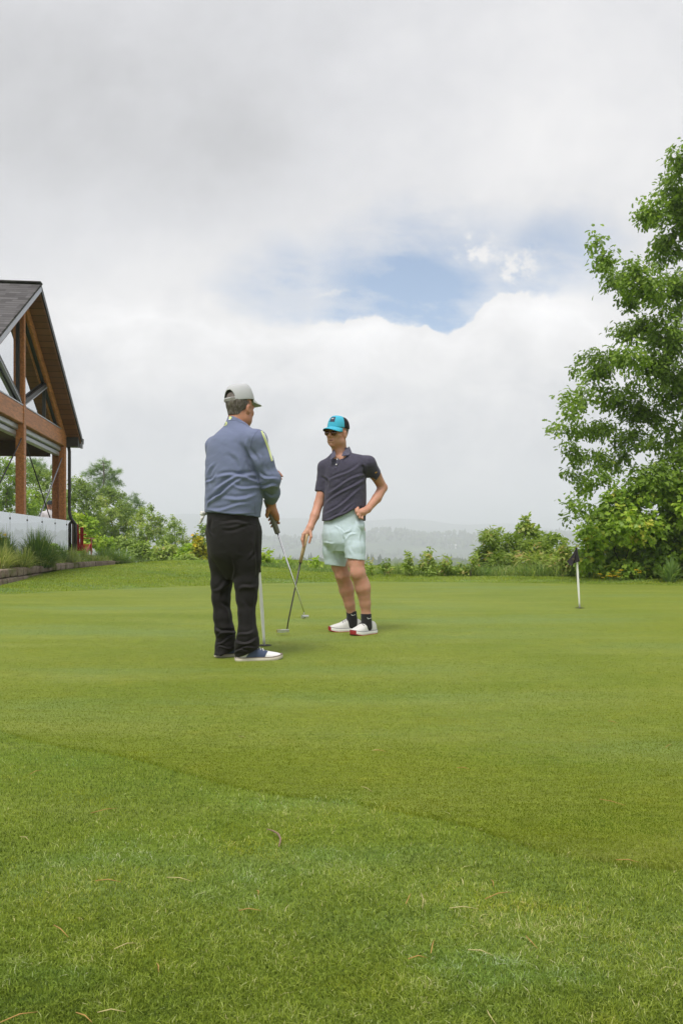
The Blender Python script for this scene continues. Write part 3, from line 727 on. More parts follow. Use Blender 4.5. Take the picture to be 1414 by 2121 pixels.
NEEDLE = T([(0, .02, 0), (1, .0, -.05), (0, -.02, 0), (.05, 0, .05), (.9, .35, .1), (0, 0, -.02), (.9, -.35, .1), (.8, .1, .4), (.75, -.1, -.4)], [(0, 2, 1), (0, 3, 4), (3, 5, 6), (3, 2, 7), (5, 0, 8)])
def unit(a): return a / np.maximum(np.linalg.norm(a, axis=1, keepdims=True), 1e-9)
class Leaves:
    def __init__(s): s.p = []; s.d = []; s.n = []; s.s = []; s.t = []
    def add(s, p, d, n, sz, tint):
        s.p.append(p); s.d.append(d); s.n.append(n); s.s.append(sz); s.t.append(tint)
    def build(s, name, tmpl, mat, parent):
        tv, tf = tmpl
        p = np.concatenate(s.p); d = unit(np.concatenate(s.d)); n = np.concatenate(s.n); sz = np.concatenate(s.s); tint = np.concatenate(s.t)
        v = unit(np.cross(n, d)); w = np.cross(d, v)
        k = len(p); m = len(tv)
        V = p[:, None, :] + sz[:, None, None] * (tv[None, :, 0:1] * d[:, None, :] + tv[None, :, 1:2] * v[:, None, :] + tv[None, :, 2:3] * w[:, None, :])
        base = (np.arange(k) * m)[:, None]
        fl = np.concatenate([base + np.array(f) for f in tf], 1).ravel(); szs = np.tile([len(f) for f in tf], k)
        me = mesh_np(name, V.reshape(-1, 3), fl, szs); point_attr(me, 'tint', np.repeat(np.clip(tint, 0, 1), m))
        return link(name, me, mat, parent)
M_BARK = simple("bark", (.10, .085, .07), .95, 0, .1, .4, 12, .8, 40)
M_BARK_DK = simple("dark_bark", (.055, .045, .038), .95, 0, .1, .4, 12, .8, 40)
M_OAK = leaf_mat("oak_leaves", [(0, (0.106, 0.175, 0.028)), (.45, (0.210, 0.329, 0.048)), (.8, (0.343, 0.484, 0.077)), (1, (0.589, 0.645, 0.140))], .5, .45, .35)
M_MAPLE = leaf_mat("maple_leaves", [(0, (0.125, 0.218, 0.032)), (.4, (0.263, 0.411, 0.051)), (.75, (0.458, 0.618, 0.080)), (.955, (0.620, 0.620, 0.114)), (1, (0.620, 0.595, 0.114))], .45, .45, .4)
M_DEC = leaf_mat("broad_leaves", [(0, (0.132, 0.201, 0.047)), (.45, (0.263, 0.373, 0.083)), (.8, (0.415, 0.527, 0.124)), (1, (0.527, 0.527, 0.193))], .45, .5, .3)
M_LIME = leaf_mat("lime_leaves", [(0, (0.176, 0.281, 0.035)), (.5, (0.333, 0.492, 0.052)), (1, (0.544, 0.620, 0.106))], .45, .5, .35)
M_PINE = leaf_mat("pine_needles", [(0, (0.146, 0.244, 0.091)), (.5, (0.244, 0.374, 0.130)), (1, (0.423, 0.552, 0.212))], .2, .5, .3)
M_WEED = leaf_mat("weed_leaves", [(0, (0.129, 0.207, 0.044)), (.4, (0.259, 0.362, 0.069)), (.75, (0.414, 0.517, 0.129)), (1, (0.586, 0.466, 0.207))], .45, .55, .3)
M_YEL = leaf_mat("golden_leaves", [(0, (.20, .25, .02)), (.45, (.42, .40, .02)), (.8, (.60, .50, .025)), (1, (.60, .40, .04))], .35, .5, .3)
M_STRAW = leaf_mat("ornamental_grass", [(0, (0.084, 0.168, 0.050)), (.4, (0.202, 0.319, 0.093)), (.7, (0.403, 0.470, 0.151)), (1, (0.720, 0.706, 0.336))], .45, .5, .35)
M_FLOWER = leaf_mat("yellow_petals", [(0, (.60, .38, .01)), (1, (.80, .55, .02))], .3, .5, .3)
M_WHITEFL = leaf_mat("white_petals", [(0, (.70, .70, .68)), (1, (.82, .82, .80))], .3, .5, .3)

def lobes_px(lst, Y, dY=.0, seed=1):
    rg = random.Random(seed); out = []
    for it in lst:
        px, py, rx, ry = it[:4]; y = Y + rg.uniform(-dY, dY) + (it[4] if len(it) > 4 else 0)
        c = P(px, py, y); out.append((np.array(c), np.array([rx / F * y, (rx + ry) * .5 / F * y, ry / F * y])))
    return out
def plant(name, base, lobes, tmpl, mat, label, cat, group=None, size=.12, dens=60.0, trunk_r=.1, bark=None, trunk_top=None, droop=.45, flat=.5,
          subs=5, spread=.06, tint_sd=.14, tint0=.42, stems=1, limb=None, crown_name="crown", trunk_name="trunk", seed=1, yellow=0.0, per=7, core=.75, tint_lobe=.10, surf=.5):
    """lobed tree or shrub: trunk(s) and boughs reach into each lobe, sub-branches fan out in it, leaf sprays sit along them"""
    rg = np.random.default_rng(seed)
    base = np.array(base, float)
    root = empty(name, base, label, cat, group)
    L = Leaves(); W = MB()
    allc = np.array([l[0] for l in lobes])
    top = np.array(trunk_top, float) if trunk_top is not None else np.array([base[0] * .6 + allc[:, 0].mean() * .4, base[1] * .6 + allc[:, 1].mean() * .4, base[2] + (allc[:, 2].max() - base[2]) * .8])
    npt = 7
    tks = []
    for s_ in range(stems):
        b0 = base + np.array([rg.normal(0, .12), rg.normal(0, .12), -.15]) * (1 if stems > 1 else 0) + np.array([0, 0, -.12])
        tp = top if stems == 1 else allc[rg.integers(len(allc))]
        tt = np.linspace(0, 1, npt)[:, None]
        path = b0 * (1 - tt) + tp * tt + rg.normal(0, .025, (npt, 3)) * np.linalg.norm(tp - b0) * np.sin(np.pi * tt)
        rad = trunk_r * (1 - .82 * tt[:, 0]) / (1 if stems == 1 else math.sqrt(stems))
        W.tube([Vector(p) for p in path], list(rad), 8 if trunk_r > .05 else 5); tks.append((path, rad))
    nodes = np.concatenate([p[1:] for p, _ in tks]); nrad = np.concatenate([q[1:] for _, q in tks]); axis0 = top
    order = np.argsort([np.min(np.linalg.norm(nodes - c, axis=1)) for c, _ in lobes])
    for li in order:
        c, r = lobes[li]
        dv = c - nodes; dist = np.linalg.norm(dv, axis=1) + .35 * np.maximum(0, nodes[:, 2] - c[2] + .15 * np.linalg.norm(dv, axis=1)) * 1.4
        i = int(np.argmin(dist + rg.uniform(0, .12, len(dist)) * dist)); a = nodes[i]; ln = np.linalg.norm(c - a)
        tt = np.linspace(0, 1, 6)[:, None]
        mid = (a + c) / 2 + np.array([0, 0, rg.uniform(-.06, .12) * ln]) + rg.normal(0, .09, 3) * ln
        cq = c - (c - a) * min(.2, r.mean() / max(ln, .1) * .4)
        bp = (1 - tt) ** 2 * a + 2 * (1 - tt) * tt * mid + tt ** 2 * cq
        bp[1:-1] += rg.normal(0, .022, (4, 3)) * ln
        br0 = min(nrad[i] * .72, .010 + .014 * ln + .012 * r.mean()) if limb is None else limb
        brs = br0 * (1 - .62 * tt[:, 0])
        W.tube([Vector(p) for p in bp], list(brs), 6)
        nodes = np.concatenate([nodes, bp[2:]]); nrad = np.concatenate([nrad, brs[2:]])
        vol = (r[0] * r[2])
        nsub = max(3, int(subs * (1 + vol * 2)))
        nleaf = max(6, int(dens * vol * math.pi / (size * size) * .34))
        ends = []; starts = []
        for k in range(nsub):
            q = rg.normal(0, 1, 3); q /= np.linalg.norm(q); q *= (rg.uniform(0, 1) ** .4)
            e = c + q * r; st = bp[rg.integers(3, 6)]
            ends.append(e); starts.append(st)
            m_ = (st + e) / 2 + np.array([0, 0, .05 * np.linalg.norm(e - st)])
            W.tube([Vector(st), Vector(m_), Vector(e)], [br0 * .28, br0 * .18, br0 * .08], 4, cap=False)
        ends = np.array(ends); starts = np.array(starts)
        nsp = max(2, nleaf // per)
        j = rg.integers(0, nsub, nsp); f = rg.uniform(1 - core, 1.06, nsp)[:, None]
        sp = starts[j] * (1 - f) + ends[j] * f + np.array([0, 0, .05]) * np.sin(np.pi * np.clip(f, 0, 1)) 
        # some sprays fill the lobe's outer shell so the outline is leafy
        q = rg.normal(0, 1, (nsp, 3)); q = unit(q) * rg.uniform(.45, 1.0, (nsp, 1)) ** .5
        use = rg.uniform(0, 1, nsp) < surf
        sp = np.where(use[:, None], c + q * r, sp)
        out = unit(sp - c + rg.normal(0, .35, (nsp, 3)) * r)
        P_ = np.repeat(sp, per, 0) + rg.normal(0, spread, (nsp * per, 3))
        O_ = np.repeat(out, per, 0) + rg.normal(0, .65, (nsp * per, 3)); O_[:, 2] = O_[:, 2] * .7 - droop
        N_ = rg.normal(0, flat, (nsp * per, 3)) + np.repeat(out, per, 0) * .75 + np.array([0, -.15, .75])
        S_ = size * rg.uniform(.6, 1.15, nsp * per)
        tl = tint0 + rg.normal(0, tint_lobe)
        t_ = tl + np.repeat(rg.normal(0, .07, nsp), per) + rg.normal(0, tint_sd, nsp * per)
        if yellow: t_ = t_ + np.repeat((rg.uniform(0, 1, nsp) < yellow) * .55, per)
        L.add(P_, O_, N_, S_, t_)
    W.build(trunk_name, bark or M_BARK, root, True)
    L.build(crown_name, tmpl, mat, root)
    return root

# ---- the big oak leaning in from the right
OAKL = [(1408, 330, 25, 35), (1388, 392, 28, 40), (1345, 440, 32, 30), (1400, 470, 40, 60), (1372, 520, 32, 34), (1232, 502, 13, 20), (1248, 540, 20, 28), (1275, 580, 30, 30),
        (1310, 572, 32, 30), (1345, 590, 38, 36), (1300, 618, 26, 20), (1392, 610, 46, 50), (1322, 680, 42, 36), (1382, 690, 46, 56), (1280, 682, 16, 18), (1300, 738, 38, 30), (1250, 745, 28, 22),
        (1216, 742, 13, 15), (1352, 772, 55, 50), (1402, 800, 46, 60), (1232, 782, 30, 22), (1197, 770, 12, 12), (1272, 822, 42, 28), (1204, 826, 30, 16), (1168, 822, 14, 10), (1182, 852, 24, 14),
        (1330, 850, 52, 36), (1148, 886, 16, 7), (1184, 890, 30, 14), (1240, 890, 40, 22), (1300, 912, 44, 22), (1382, 900, 46, 42), (1182, 930, 20, 18), (1225, 950, 34, 18), (1183, 972, 15, 14),
        (1282, 960, 36, 18), (1200, 1008, 18, 18), (1240, 992, 30, 18), (1182, 1046, 15, 11), (1212, 1058, 20, 14), (1180, 1074, 13, 8), (1340, 990, 54, 26), (1402, 962, 46, 36),
        (1470, 420, 60, 90), (1480, 600, 70, 90), (1500, 800, 80, 100), (1480, 960, 70, 70), (1600, 350, 90, 90), (1620, 560, 100, 110), (1650, 780, 100, 110), (1580, 960, 80, 60), (1500, 260, 60, 60), (1740, 640, 90, 120), (1750, 860, 90, 90)]
ob = P(1560, 1190, 16.5)
plant("oak_tree", (ob.x, 16.5, float(gz(ob.x, 16.5))), [(c_, r_ * .92) for c_, r_ in lobes_px(OAKL, 15.8, 1.1, 3)], LEAF_OAK, M_OAK, "tall oak tree with drooping leafy boughs reaching in from the right edge", "tree",
      size=.112, dens=82, trunk_r=.26, trunk_top=P(1540, 420, 16.2), droop=.75, flat=.6, subs=7, spread=.075, seed=11, bark=M_BARK_DK, per=12, tint0=.42, surf=.45, limb=None)
MAPL = [(1290, 1040, 42, 26), (1345, 1015, 40, 26), (1250, 1078, 34, 24), (1228, 1112, 28, 24), (1310, 1090, 60, 36), (1220, 1150, 24, 24), (1268, 1148, 46, 34), (1235, 1180, 30, 14), (1320, 1150, 50, 36), (1300, 1184, 50, 14)]
mb_ = P(1275, 1196, 16.6)
plant("maple_shrub", (mb_.x, 16.6, float(gz(mb_.x, 16.6))), lobes_px(MAPL, 16.3, .7, 4), LEAF_MAPLE, M_MAPLE, "broad yellow green maple shrub beside the flag at the green's edge", "shrub",
      size=.105, dens=110, trunk_r=.03, stems=5, droop=.5, flat=.45, subs=6, spread=.07, seed=12, yellow=.08, tint0=.46, bark=M_BARK_DK, trunk_name="stem")
MAPR = [(1390, 1010, 40, 30), (1410, 1070, 44, 40), (1370, 1100, 46, 36), (1420, 1140, 44, 40), (1375, 1160, 46, 34), (1400, 1190, 46, 14), (1460, 1060, 50, 50), (1470, 1150, 50, 50)]
mb_ = P(1405, 1198, 16.0)
plant("maple_shrub", (mb_.x, 16.0, float(gz(mb_.x, 16.0))), lobes_px(MAPR, 15.7, .6, 5), LEAF_MAPLE, M_MAPLE, "dark green maple shrub under the oak at the right edge", "shrub",
      size=.11, dens=105, trunk_r=.03, stems=5, droop=.55, flat=.45, subs=6, spread=.07, seed=13, yellow=.04, tint0=.34, bark=M_BARK_DK, trunk_name="stem")
# ---- shrubs along the far edge of the green
BIG = [(1020, 1140, 30, 22), (1065, 1132, 32, 20), (1110, 1138, 32, 20), (1045, 1168, 44, 22), (1110, 1168, 44, 24), (1150, 1165, 26, 24), (1010, 1110, 18, 12), (1000, 1165, 18, 18)]
def on_ground(px, Y): 
    x = (px - CX) / F * Y; return (x, Y, float(gz(x, Y)))
plant("leafy_shrub", on_ground(1075, 18.6), lobes_px(BIG, 18.6, .6, 6), LEAF_LONG, M_WEED, "wide pale green shrub with narrow leaves left of the flag", "shrub", size=.16, dens=260, trunk_r=.03, stems=8, droop=.2, flat=.7, subs=6, spread=.06, seed=14, tint0=.45, trunk_name="stem", yellow=.04)
plant("sapling", on_ground(1095, 19.4), lobes_px([(1090, 1078, 10, 9), (1086, 1092, 18, 10), (1072, 1102, 12, 8), (1106, 1102, 16, 9), (1092, 1116, 24, 12), (1030, 1112, 16, 8), (1018, 1105, 8, 6)], 19.4, .2, 7), LEAF_OVAL, M_DEC, "slender sapling standing up out of the wide pale green shrub", "sapling", size=.14, dens=90, trunk_r=.025, droop=.25, seed=15, subs=4, spread=.05, trunk_name="stem", tint0=.62)
plant("leafy_shrub", on_ground(1140, 19.2), lobes_px([(1135, 1112, 16, 9), (1148, 1125, 20, 9), (1165, 1142, 14, 10), (1125, 1125, 12, 8)], 19.2, .2, 8), LEAF_OVAL, M_DEC, "dark leafed shrub rising behind the right part of the pale shrub", "shrub", size=.15, dens=100, trunk_r=.03, stems=3, seed=16, subs=4, trunk_name="stem", tint0=.55)
plant("leafy_shrub", on_ground(1172, 17.4), lobes_px([(1172, 1140, 14, 14), (1165, 1165, 20, 18), (1190, 1170, 18, 16)], 17.4, .3, 9), LEAF_OVAL, M_WEED, "yellow tipped shrub just behind the black flag", "shrub", size=.11, dens=110, trunk_r=.03, stems=4, seed=17, subs=4, trunk_name="stem", tint0=.62, yellow=.12)
# ---- thin weeds between the men and the pale shrub
for i, (px, py, w_, h_, lab, tin) in enumerate([(764, 1178, 9, 20, "single upright leafy weed right beside the man's pale shorts", .55), (800, 1172, 12, 14, "low feathery weed at the green's edge, first right of the upright one", .4),
        (845, 1165, 16, 22, "tall twiggy weed at the green's edge with reddish leaves", .5), (884, 1162, 18, 26, "largest leafy weed in the middle of the green's far edge", .45),
        (922, 1170, 16, 20, "weed with sparse twigs right of the largest leafy weed", .5), (955, 1180, 16, 12, "short bushy weed left of the pale shrub", .4), (980, 1165, 7, 26, "thin tall weed touching the left side of the pale shrub", .5)]):
    lb = [(px + dx * w_, py + dy * h_, w_ * .55, h_ * .45) for dx, dy in ((-.5, .5), (.4, .3), (0, -.5), (.5, .8), (-.2, .1))]
    plant("weed", on_ground(px, 17.2 + .2 * (i % 3)), lobes_px(lb, 17.3, .2, 20 + i), LEAF_OVAL, M_WEED, lab, "weed", "weeds along the far edge of the green", size=.085, dens=55, trunk_r=.014, stems=3, seed=30 + i, subs=3, spread=.04, tint0=tin, trunk_name="stem", crown_name="leaves", yellow=.1)
plant("leafy_shrub", on_ground(555, 19.5), lobes_px([(548, 1165, 16, 10), (562, 1170, 16, 8), (540, 1172, 14, 8), (552, 1150, 5, 8)], 19.5, .2, 10), LEAF_OVAL, M_LIME, "small bright green bush just right of the dark trousers", "shrub", size=.12, dens=150, trunk_r=.02, stems=4, seed=18, subs=4, trunk_name="stem", tint0=.5)
plant("sapling", on_ground(657, 19.0), lobes_px([(655, 1165, 8, 5), (660, 1172, 5, 7), (648, 1175, 7, 4)], 19.0, .1, 11), LEAF_OVAL, M_LIME, "tiny seedling between the tan gripped putter and the pale shorts", "sapling", size=.12, dens=90, trunk_r=.012, seed=19, subs=3, trunk_name="stem", tint0=.55)
plant("sapling", on_ground(597, 19.4), lobes_px([(598, 1160, 4, 6), (596, 1170, 5, 6)], 19.4, .1, 12), LEAF_OVAL, M_LIME, "tiny seedling seen beside the chrome putter shaft", "sapling", size=.10, dens=80, trunk_r=.01, seed=21, subs=3, trunk_name="stem", tint0=.5)

# ---- trees on the left
def ltree(name, px, Y, lobes, tmpl, mat, label, size=.2, dens=90, seed=1, **kw):
    x = (px - CX) / F * Y; z = min(float(gz(x, Y)), CAMZ + (HY - 1172) / F * Y)
    lb = lobes_px(lobes, Y, kw.pop('dY', .8), seed); pine = tmpl is NEEDLE
    if not pine: lb = [(c_, r_ * np.array([.80, .85, .92])) for c_, r_ in lb]; size, dens = size * .82, dens * .50
    return plant(name, (x, Y, z), lb, tmpl, mat, label, "tree", "trees on the hillside behind the clubhouse", size=size, dens=dens, seed=seed + 40, **kw)
ltree("deciduous_tree", 20, 44, [(10, 975, 30, 30), (45, 985, 30, 28), (20, 1020, 36, 30), (60, 1040, 34, 30), (0, 1050, 30, 30), (30, 1080, 50, 30), (-40, 960, 40, 40), (-60, 1030, 50, 50)], LEAF_OVAL, M_LIME, "bright green tree seen through the clubhouse opening at the left edge", .17, 130, 1, tint0=.35, dY=1.0, trunk_r=.16)
ltree("deciduous_tree", 88, 48, [(80, 985, 26, 24), (105, 1000, 26, 26), (75, 1030, 34, 28), (110, 1045, 30, 30), (90, 1080, 50, 28), (135, 1050, 24, 40)], LEAF_OVAL, M_DEC, "darker green tree seen behind the crossed rods of the clubhouse bay", .17, 130, 2, tint0=.42, dY=1.0, trunk_r=.16)
ltree("pine_tree", 75, 58, [(62, 965, 14, 12), (80, 960, 12, 10), (72, 985, 18, 12), (95, 975, 14, 10)], NEEDLE, M_PINE, "pine top showing high behind the crossed rods of the clubhouse bay", .40, 260, 3, dY=.5, trunk_r=.14, droop=-.1)
ltree("deciduous_tree", 170, 42, [(160, 1000, 20, 16), (180, 1015, 26, 20), (150, 1030, 26, 26), (185, 1050, 28, 26), (160, 1075, 36, 26), (195, 1085, 26, 24), (145, 1095, 30, 24)], LEAF_OVAL, M_DEC, "rounded green tree immediately right of the clubhouse downspout", .15, 140, 4, tint0=.42, dY=1.0, trunk_r=.14)
ltree("pine_tree", 216, 50, [(215, 960, 10, 10), (200, 974, 18, 9), (232, 976, 16, 9), (185, 982, 14, 7), (212, 990, 18, 9), (240, 997, 12, 7), (196, 1003, 14, 7), (226, 1010, 20, 9), (250, 1003, 7, 6), (205, 1020, 22, 10), (186, 1015, 8, 6), (236, 1022, 12, 7)], NEEDLE, M_PINE, "tall pine with open layered branches, highest crown on the left skyline", .36, 200, 5, dY=.5, trunk_r=.15, droop=-.15, trunk_top=P(214, 955, 50), surf=.6)
ltree("birch_tree", 235, 44, [(222, 1018, 16, 12), (240, 1030, 24, 18), (210, 1045, 24, 22), (255, 1055, 24, 22), (230, 1075, 36, 26), (265, 1085, 22, 22), (240, 1110, 44, 24), (205, 1085, 20, 22), (200, 1115, 24, 20)], LEAF_OVAL, M_DEC, "dense birch with a domed crown in front of the tall pine", .13, 170, 6, tint0=.47, dY=.9, trunk_r=.12)
ltree("pine_tree", 275, 47, [(283, 1030, 6, 6), (270, 1040, 14, 8), (286, 1045, 10, 8), (265, 1058, 16, 8), (284, 1062, 12, 8), (270, 1075, 18, 9)], NEEDLE, M_PINE, "smaller pine leaning up behind the right shoulder of the domed birch", .36, 190, 7, dY=.4, trunk_r=.12, droop=-.15, surf=.6)
ltree("deciduous_tree", 305, 42, [(313, 1050, 7, 8), (298, 1062, 20, 12), (318, 1070, 16, 12), (285, 1080, 22, 16), (310, 1092, 30, 18), (335, 1080, 14, 12), (290, 1110, 34, 18), (330, 1110, 26, 20), (275, 1130, 30, 14)], LEAF_OVAL, M_DEC, "mid green tree with a pointed top in the middle of the left treeline", .14, 125, 8, tint0=.5, dY=.8, trunk_r=.10)
ltree("deciduous_tree", 362, 40, [(356, 1075, 5, 8), (365, 1085, 12, 8), (352, 1092, 14, 12), (376, 1098, 12, 10), (362, 1112, 24, 14), (345, 1125, 24, 14), (382, 1122, 12, 14), (360, 1142, 34, 12)], LEAF_OVAL, M_DEC, "thin topped tree at the right end of the left treeline", .13, 110, 9, tint0=.52, dY=.6, trunk_r=.08)
ltree("deciduous_tree", 420, 40, [(418, 1093, 10, 8), (430, 1100, 16, 12), (410, 1112, 14, 10), (428, 1125, 22, 16), (405, 1135, 12, 12), (445, 1130, 18, 22)], LEAF_OVAL, M_DEC, "low dark tree half hidden behind the standing man's left leg", .17, 120, 10, tint0=.40, dY=.5, trunk_r=.08)
ltree("maple_sapling", 175, 30, [(165, 1075, 14, 12), (182, 1082, 18, 14), (196, 1095, 14, 14), (172, 1102, 22, 14), (188, 1118, 20, 14), (205, 1125, 12, 12), (170, 1130, 26, 12)], LEAF_MAPLE, M_LIME, "bright lime green maple sapling behind the red chair", .17, 120, 11, tint0=.55, dY=.5, trunk_r=.05)
# underwood on the slope
for i, (px, Y, lb, lab, mt, t0) in enumerate([
        (300, 31, [(285, 1140, 18, 12), (300, 1135, 16, 12), (315, 1148, 18, 12), (292, 1155, 22, 8)], "low leafy shrub at the bank top right of the big grass clump", M_DEC, .55),
        (345, 30, [(335, 1142, 16, 12), (352, 1138, 14, 12), (365, 1150, 16, 10), (345, 1156, 24, 8)], "low shrub with pale new leaves below the thin topped tree", M_WEED, .6),
        (392, 29, [(385, 1140, 14, 12), (400, 1135, 12, 10), (398, 1152, 20, 8), (380, 1155, 16, 8)], "light green shrub left of the golden leaved bush", M_LIME, .45),
        (250, 33, [(240, 1128, 22, 12), (265, 1132, 20, 12), (225, 1130, 18, 12)], "shadowed shrub under the domed birch", M_DEC, .4),
        (215, 31, [(205, 1130, 16, 12), (222, 1125, 14, 10)], "green shrub between the lime maple and the big grass clump", M_LIME, .4)]):
    x = (px - CX) / F * Y
    plant("leafy_shrub", (x, Y, float(gz(x, Y))), lobes_px(lb, Y, .3, 60 + i), LEAF_OVAL, mt, lab, "shrub", "low shrubs on the bank below the trees", size=.16, dens=130, trunk_r=.03, stems=4, seed=70 + i, subs=4, tint0=t0, trunk_name="stem")
plant("golden_shrub", on_ground(420, 25.5), lobes_px([(410, 1122, 6, 9), (414, 1136, 11, 9), (424, 1145, 12, 9), (405, 1150, 14, 7), (428, 1160, 12, 7)], 25.5, .2, 80), LEAF_MAPLE, M_YEL, "golden yellow leaved bush beside the dark trousers", "shrub", size=.12, dens=110, trunk_r=.02, stems=4, seed=81, subs=4, tint0=.42, tint_sd=.22, trunk_name="stem")
plant("leafy_shrub", on_ground(395, 25.0), lobes_px([(388, 1158, 14, 6), (402, 1160, 14, 6), (375, 1162, 12, 4)], 25.0, .2, 82), LEAF_OVAL, M_DEC, "low green mound of leaves left of the golden bush base", "shrub", size=.10, dens=130, trunk_r=.02, stems=3, seed=83, subs=4, tint0=.6, trunk_name="stem")

# ---- ornamental grasses
def clump(px, Y, hgt, spread, n, label, tint0=.4, sd=.18, name="grass_clump", wid=.012, group="ornamental grass clumps", arch=1.0, z=None, seed=0):
    rg = np.random.default_rng(500 + seed)
    x0 = (px - CX) / F * Y; z0 = float(gz(x0, Y)) if z is None else z
    az = rg.uniform(0, 2 * np.pi, n); rr = spread * .30 * np.sqrt(rg.uniform(0, 1, n)); out = np.abs(rg.normal(0, 1, n)) * .85 * spread
    h = hgt * rg.uniform(.55, 1.05, n) * (1 - .22 * np.minimum(out / max(spread, .01), 1.5))
    dx, dy = np.cos(az), np.sin(az)
    S = 5; V = []; tt = np.linspace(0, 1, S)
    side = np.stack([-dy, dx, np.zeros(n)], -1); rot = rg.uniform(-1, 1, n)[:, None]; side = unit(side + rot * np.stack([dx, dy, np.zeros(n)], -1))
    for k, t_ in enumerate(tt):
        zz = h * (t_ * (1.25) - .25 * t_ ** 2 - arch * .42 * t_ ** 3 * np.minimum(out / spread, 1.6)); o_ = rr + out * (t_ ** 1.8)
        c_ = np.stack([x0 + dx * o_, Y + dy * o_, z0 + zz - .02], -1)
        w_ = wid * (1 - t_ ** 2 * .95)
        V += [c_ - side * w_ / 2, c_ + side * w_ / 2]
    V = np.stack(V, 1).reshape(-1, 3)
    base = (np.arange(n) * 2 * S)[:, None]
    fl = np.concatenate([base + np.array([2 * k, 2 * k + 1, 2 * k + 3, 2 * k + 2]) for k in range(S - 1)], 1).ravel()
    me = mesh_np(name, V, fl, np.full(n * (S - 1), 4)); point_attr(me, 'tint', np.repeat(np.clip(tint0 + rg.normal(0, sd, n), 0, 1), 2 * S))
    o = link(name, me, M_STRAW); tag(o, label, "ornamental grass", group); return o
clump(2, 14.2, .62, .45, 520, "straw coloured arching grass clump at the far left edge", .78, .16, seed=1, z=BEDZ, wid=.014)
clump(12, 15.5, .80, .40, 420, "blue green grass clump against the glass at the far left edge", .22, .12, seed=2, z=BEDZ, wid=.014)
clump(48, 15.0, .52, .40, 480, "yellow tipped grass clump in front of the largest one", .72, .18, seed=3, z=BEDZ, wid=.014)
clump(78, 16.2, .92, .62, 950, "largest dark green grass clump in front of the glass railing", .32, .17, seed=4, z=BEDZ, wid=.015)
clump(98, 16.6, .60, .45, 450, "half yellow grass clump leaning right of the largest one", .50, .2, seed=5, z=BEDZ, wid=.014)
clump(122, 19.0, .62, .45, 420, "dark green grass clump at the railing's far end post", .25, .12, seed=6, z=BEDZ, wid=.014)
clump(152, 19.0, .52, .28, 260, "upright yellowish grass tuft in front of the red chair", .70, .15, seed=7, z=BEDZ, wid=.009)
clump(176, 20.5, .48, .36, 380, "pale arching grass clump at the foot of the red chair", .62, .2, seed=8, z=BEDZ, wid=.009)
clump(222, 22.5, .66, .80, 1100, "broad mounded bright green grass clump at the end of the stone wall", .36, .14, seed=9, wid=.012)
clump(252, 23.2, .60, .70, 800, "second mounded green grass clump right of the broad one", .40, .14, seed=10, wid=.012)
clump(1385, 15.2, .55, .35, 150, "spiky leaved grass plant under the dark maple shrub", .40, .1, seed=11, wid=.03, group="spiky plants at the green's edge")
# long rough grass at the crest of the hill
n = 26000
x = RNG.uniform(-3.5, 8.5, n); y = np.interp(x, [-3.5, 0, 2.5, 8.5], [19.5, 18.2, 17.4, 16.6]) + np.abs(RNG.normal(0, .8, n))
tint = .42 + .4 * (fbm(x * 1.1, y * 1.1, 91) - .45) + RNG.normal(0, .16, n)
hh = np.interp(x, [-3.5, -1.5, .6, 1.2, 8.5], [.06, .08, .10, .22, .27]) * RNG.uniform(.25, 1.25, n) ** 1.3 * (.25 + 1.5 * fbm(x * 2.8, y * .9, 93))
blades("rough_grass", x, y, gz(x, y), hh, RNG.uniform(.007, .016, n), .75, tint, M_STRAW, "unmown rough grass along the crest behind the green", "grass")
# low yellow green ground cover between the ornamental grasses
n = 5200
y = RNG.uniform(16.5, 21.5, n); x = wall_x(y) - .18 - RNG.uniform(0, .75, n)
blades("ground_cover", x, y, np.full(n, BEDZ), RNG.uniform(.05, .22, n), RNG.uniform(.008, .016, n), .5, .62 + RNG.normal(0, .15, n), M_STRAW, "low yellow green ground cover above the stone wall", "ground cover")
# flowers
def flower(pt, mat, label, cat, group, r=.028, seed=0, stem_h=.2):
    rg = np.random.default_rng(900 + seed); root = empty("flower", pt, label, cat, group)
    L = Leaves(); k = 7; a = np.arange(k) * 2 * np.pi / k + rg.uniform(0, 1)
    c = np.array(pt) + np.array([0, 0, stem_h])
    d = np.stack([np.cos(a), np.sin(a), np.full(k, .35)], -1); n_ = np.tile([[0, -.3, 1.0]], (k, 1))
    L.add(np.tile(c, (k, 1)), d, n_, np.full(k, r), rg.uniform(0, 1, k)); L.build("petals", LEAF_OVAL, mat, root)
    m = MB(); m.tube([Vector(pt), Vector(c)], [.003, .003], 4); m.build("stem", M_STEM, root)
M_STEM = simple("green_stem", (.10, .16, .04), .7)
rgf = random.Random(3)
for i in range(26):
    px = rgf.choice([rgf.uniform(1240, 1290), rgf.uniform(1298, 1325), rgf.uniform(1250, 1325)]); Y = 15.3 + rgf.uniform(0, .5)
    x, y, z = on_ground(px, Y)
    flower((x, y, z), M_FLOWER, "small yellow flower at the foot of the maple shrub", "flower", "yellow flowers at the foot of the maple shrub", .045, i, rgf.uniform(.04, .22))
for i, (px, lab) in enumerate([(121, "white flower in the bed, left one of the pair by the railing end"), (135, "white flower in the bed, right one of the pair by the railing end")]):
    x = (px - CX) / F * 18.2; flower((x, 18.2, BEDZ), M_WHITEFL, lab, "flower", "white flowers in the planting bed", .06, 50 + i, .30)

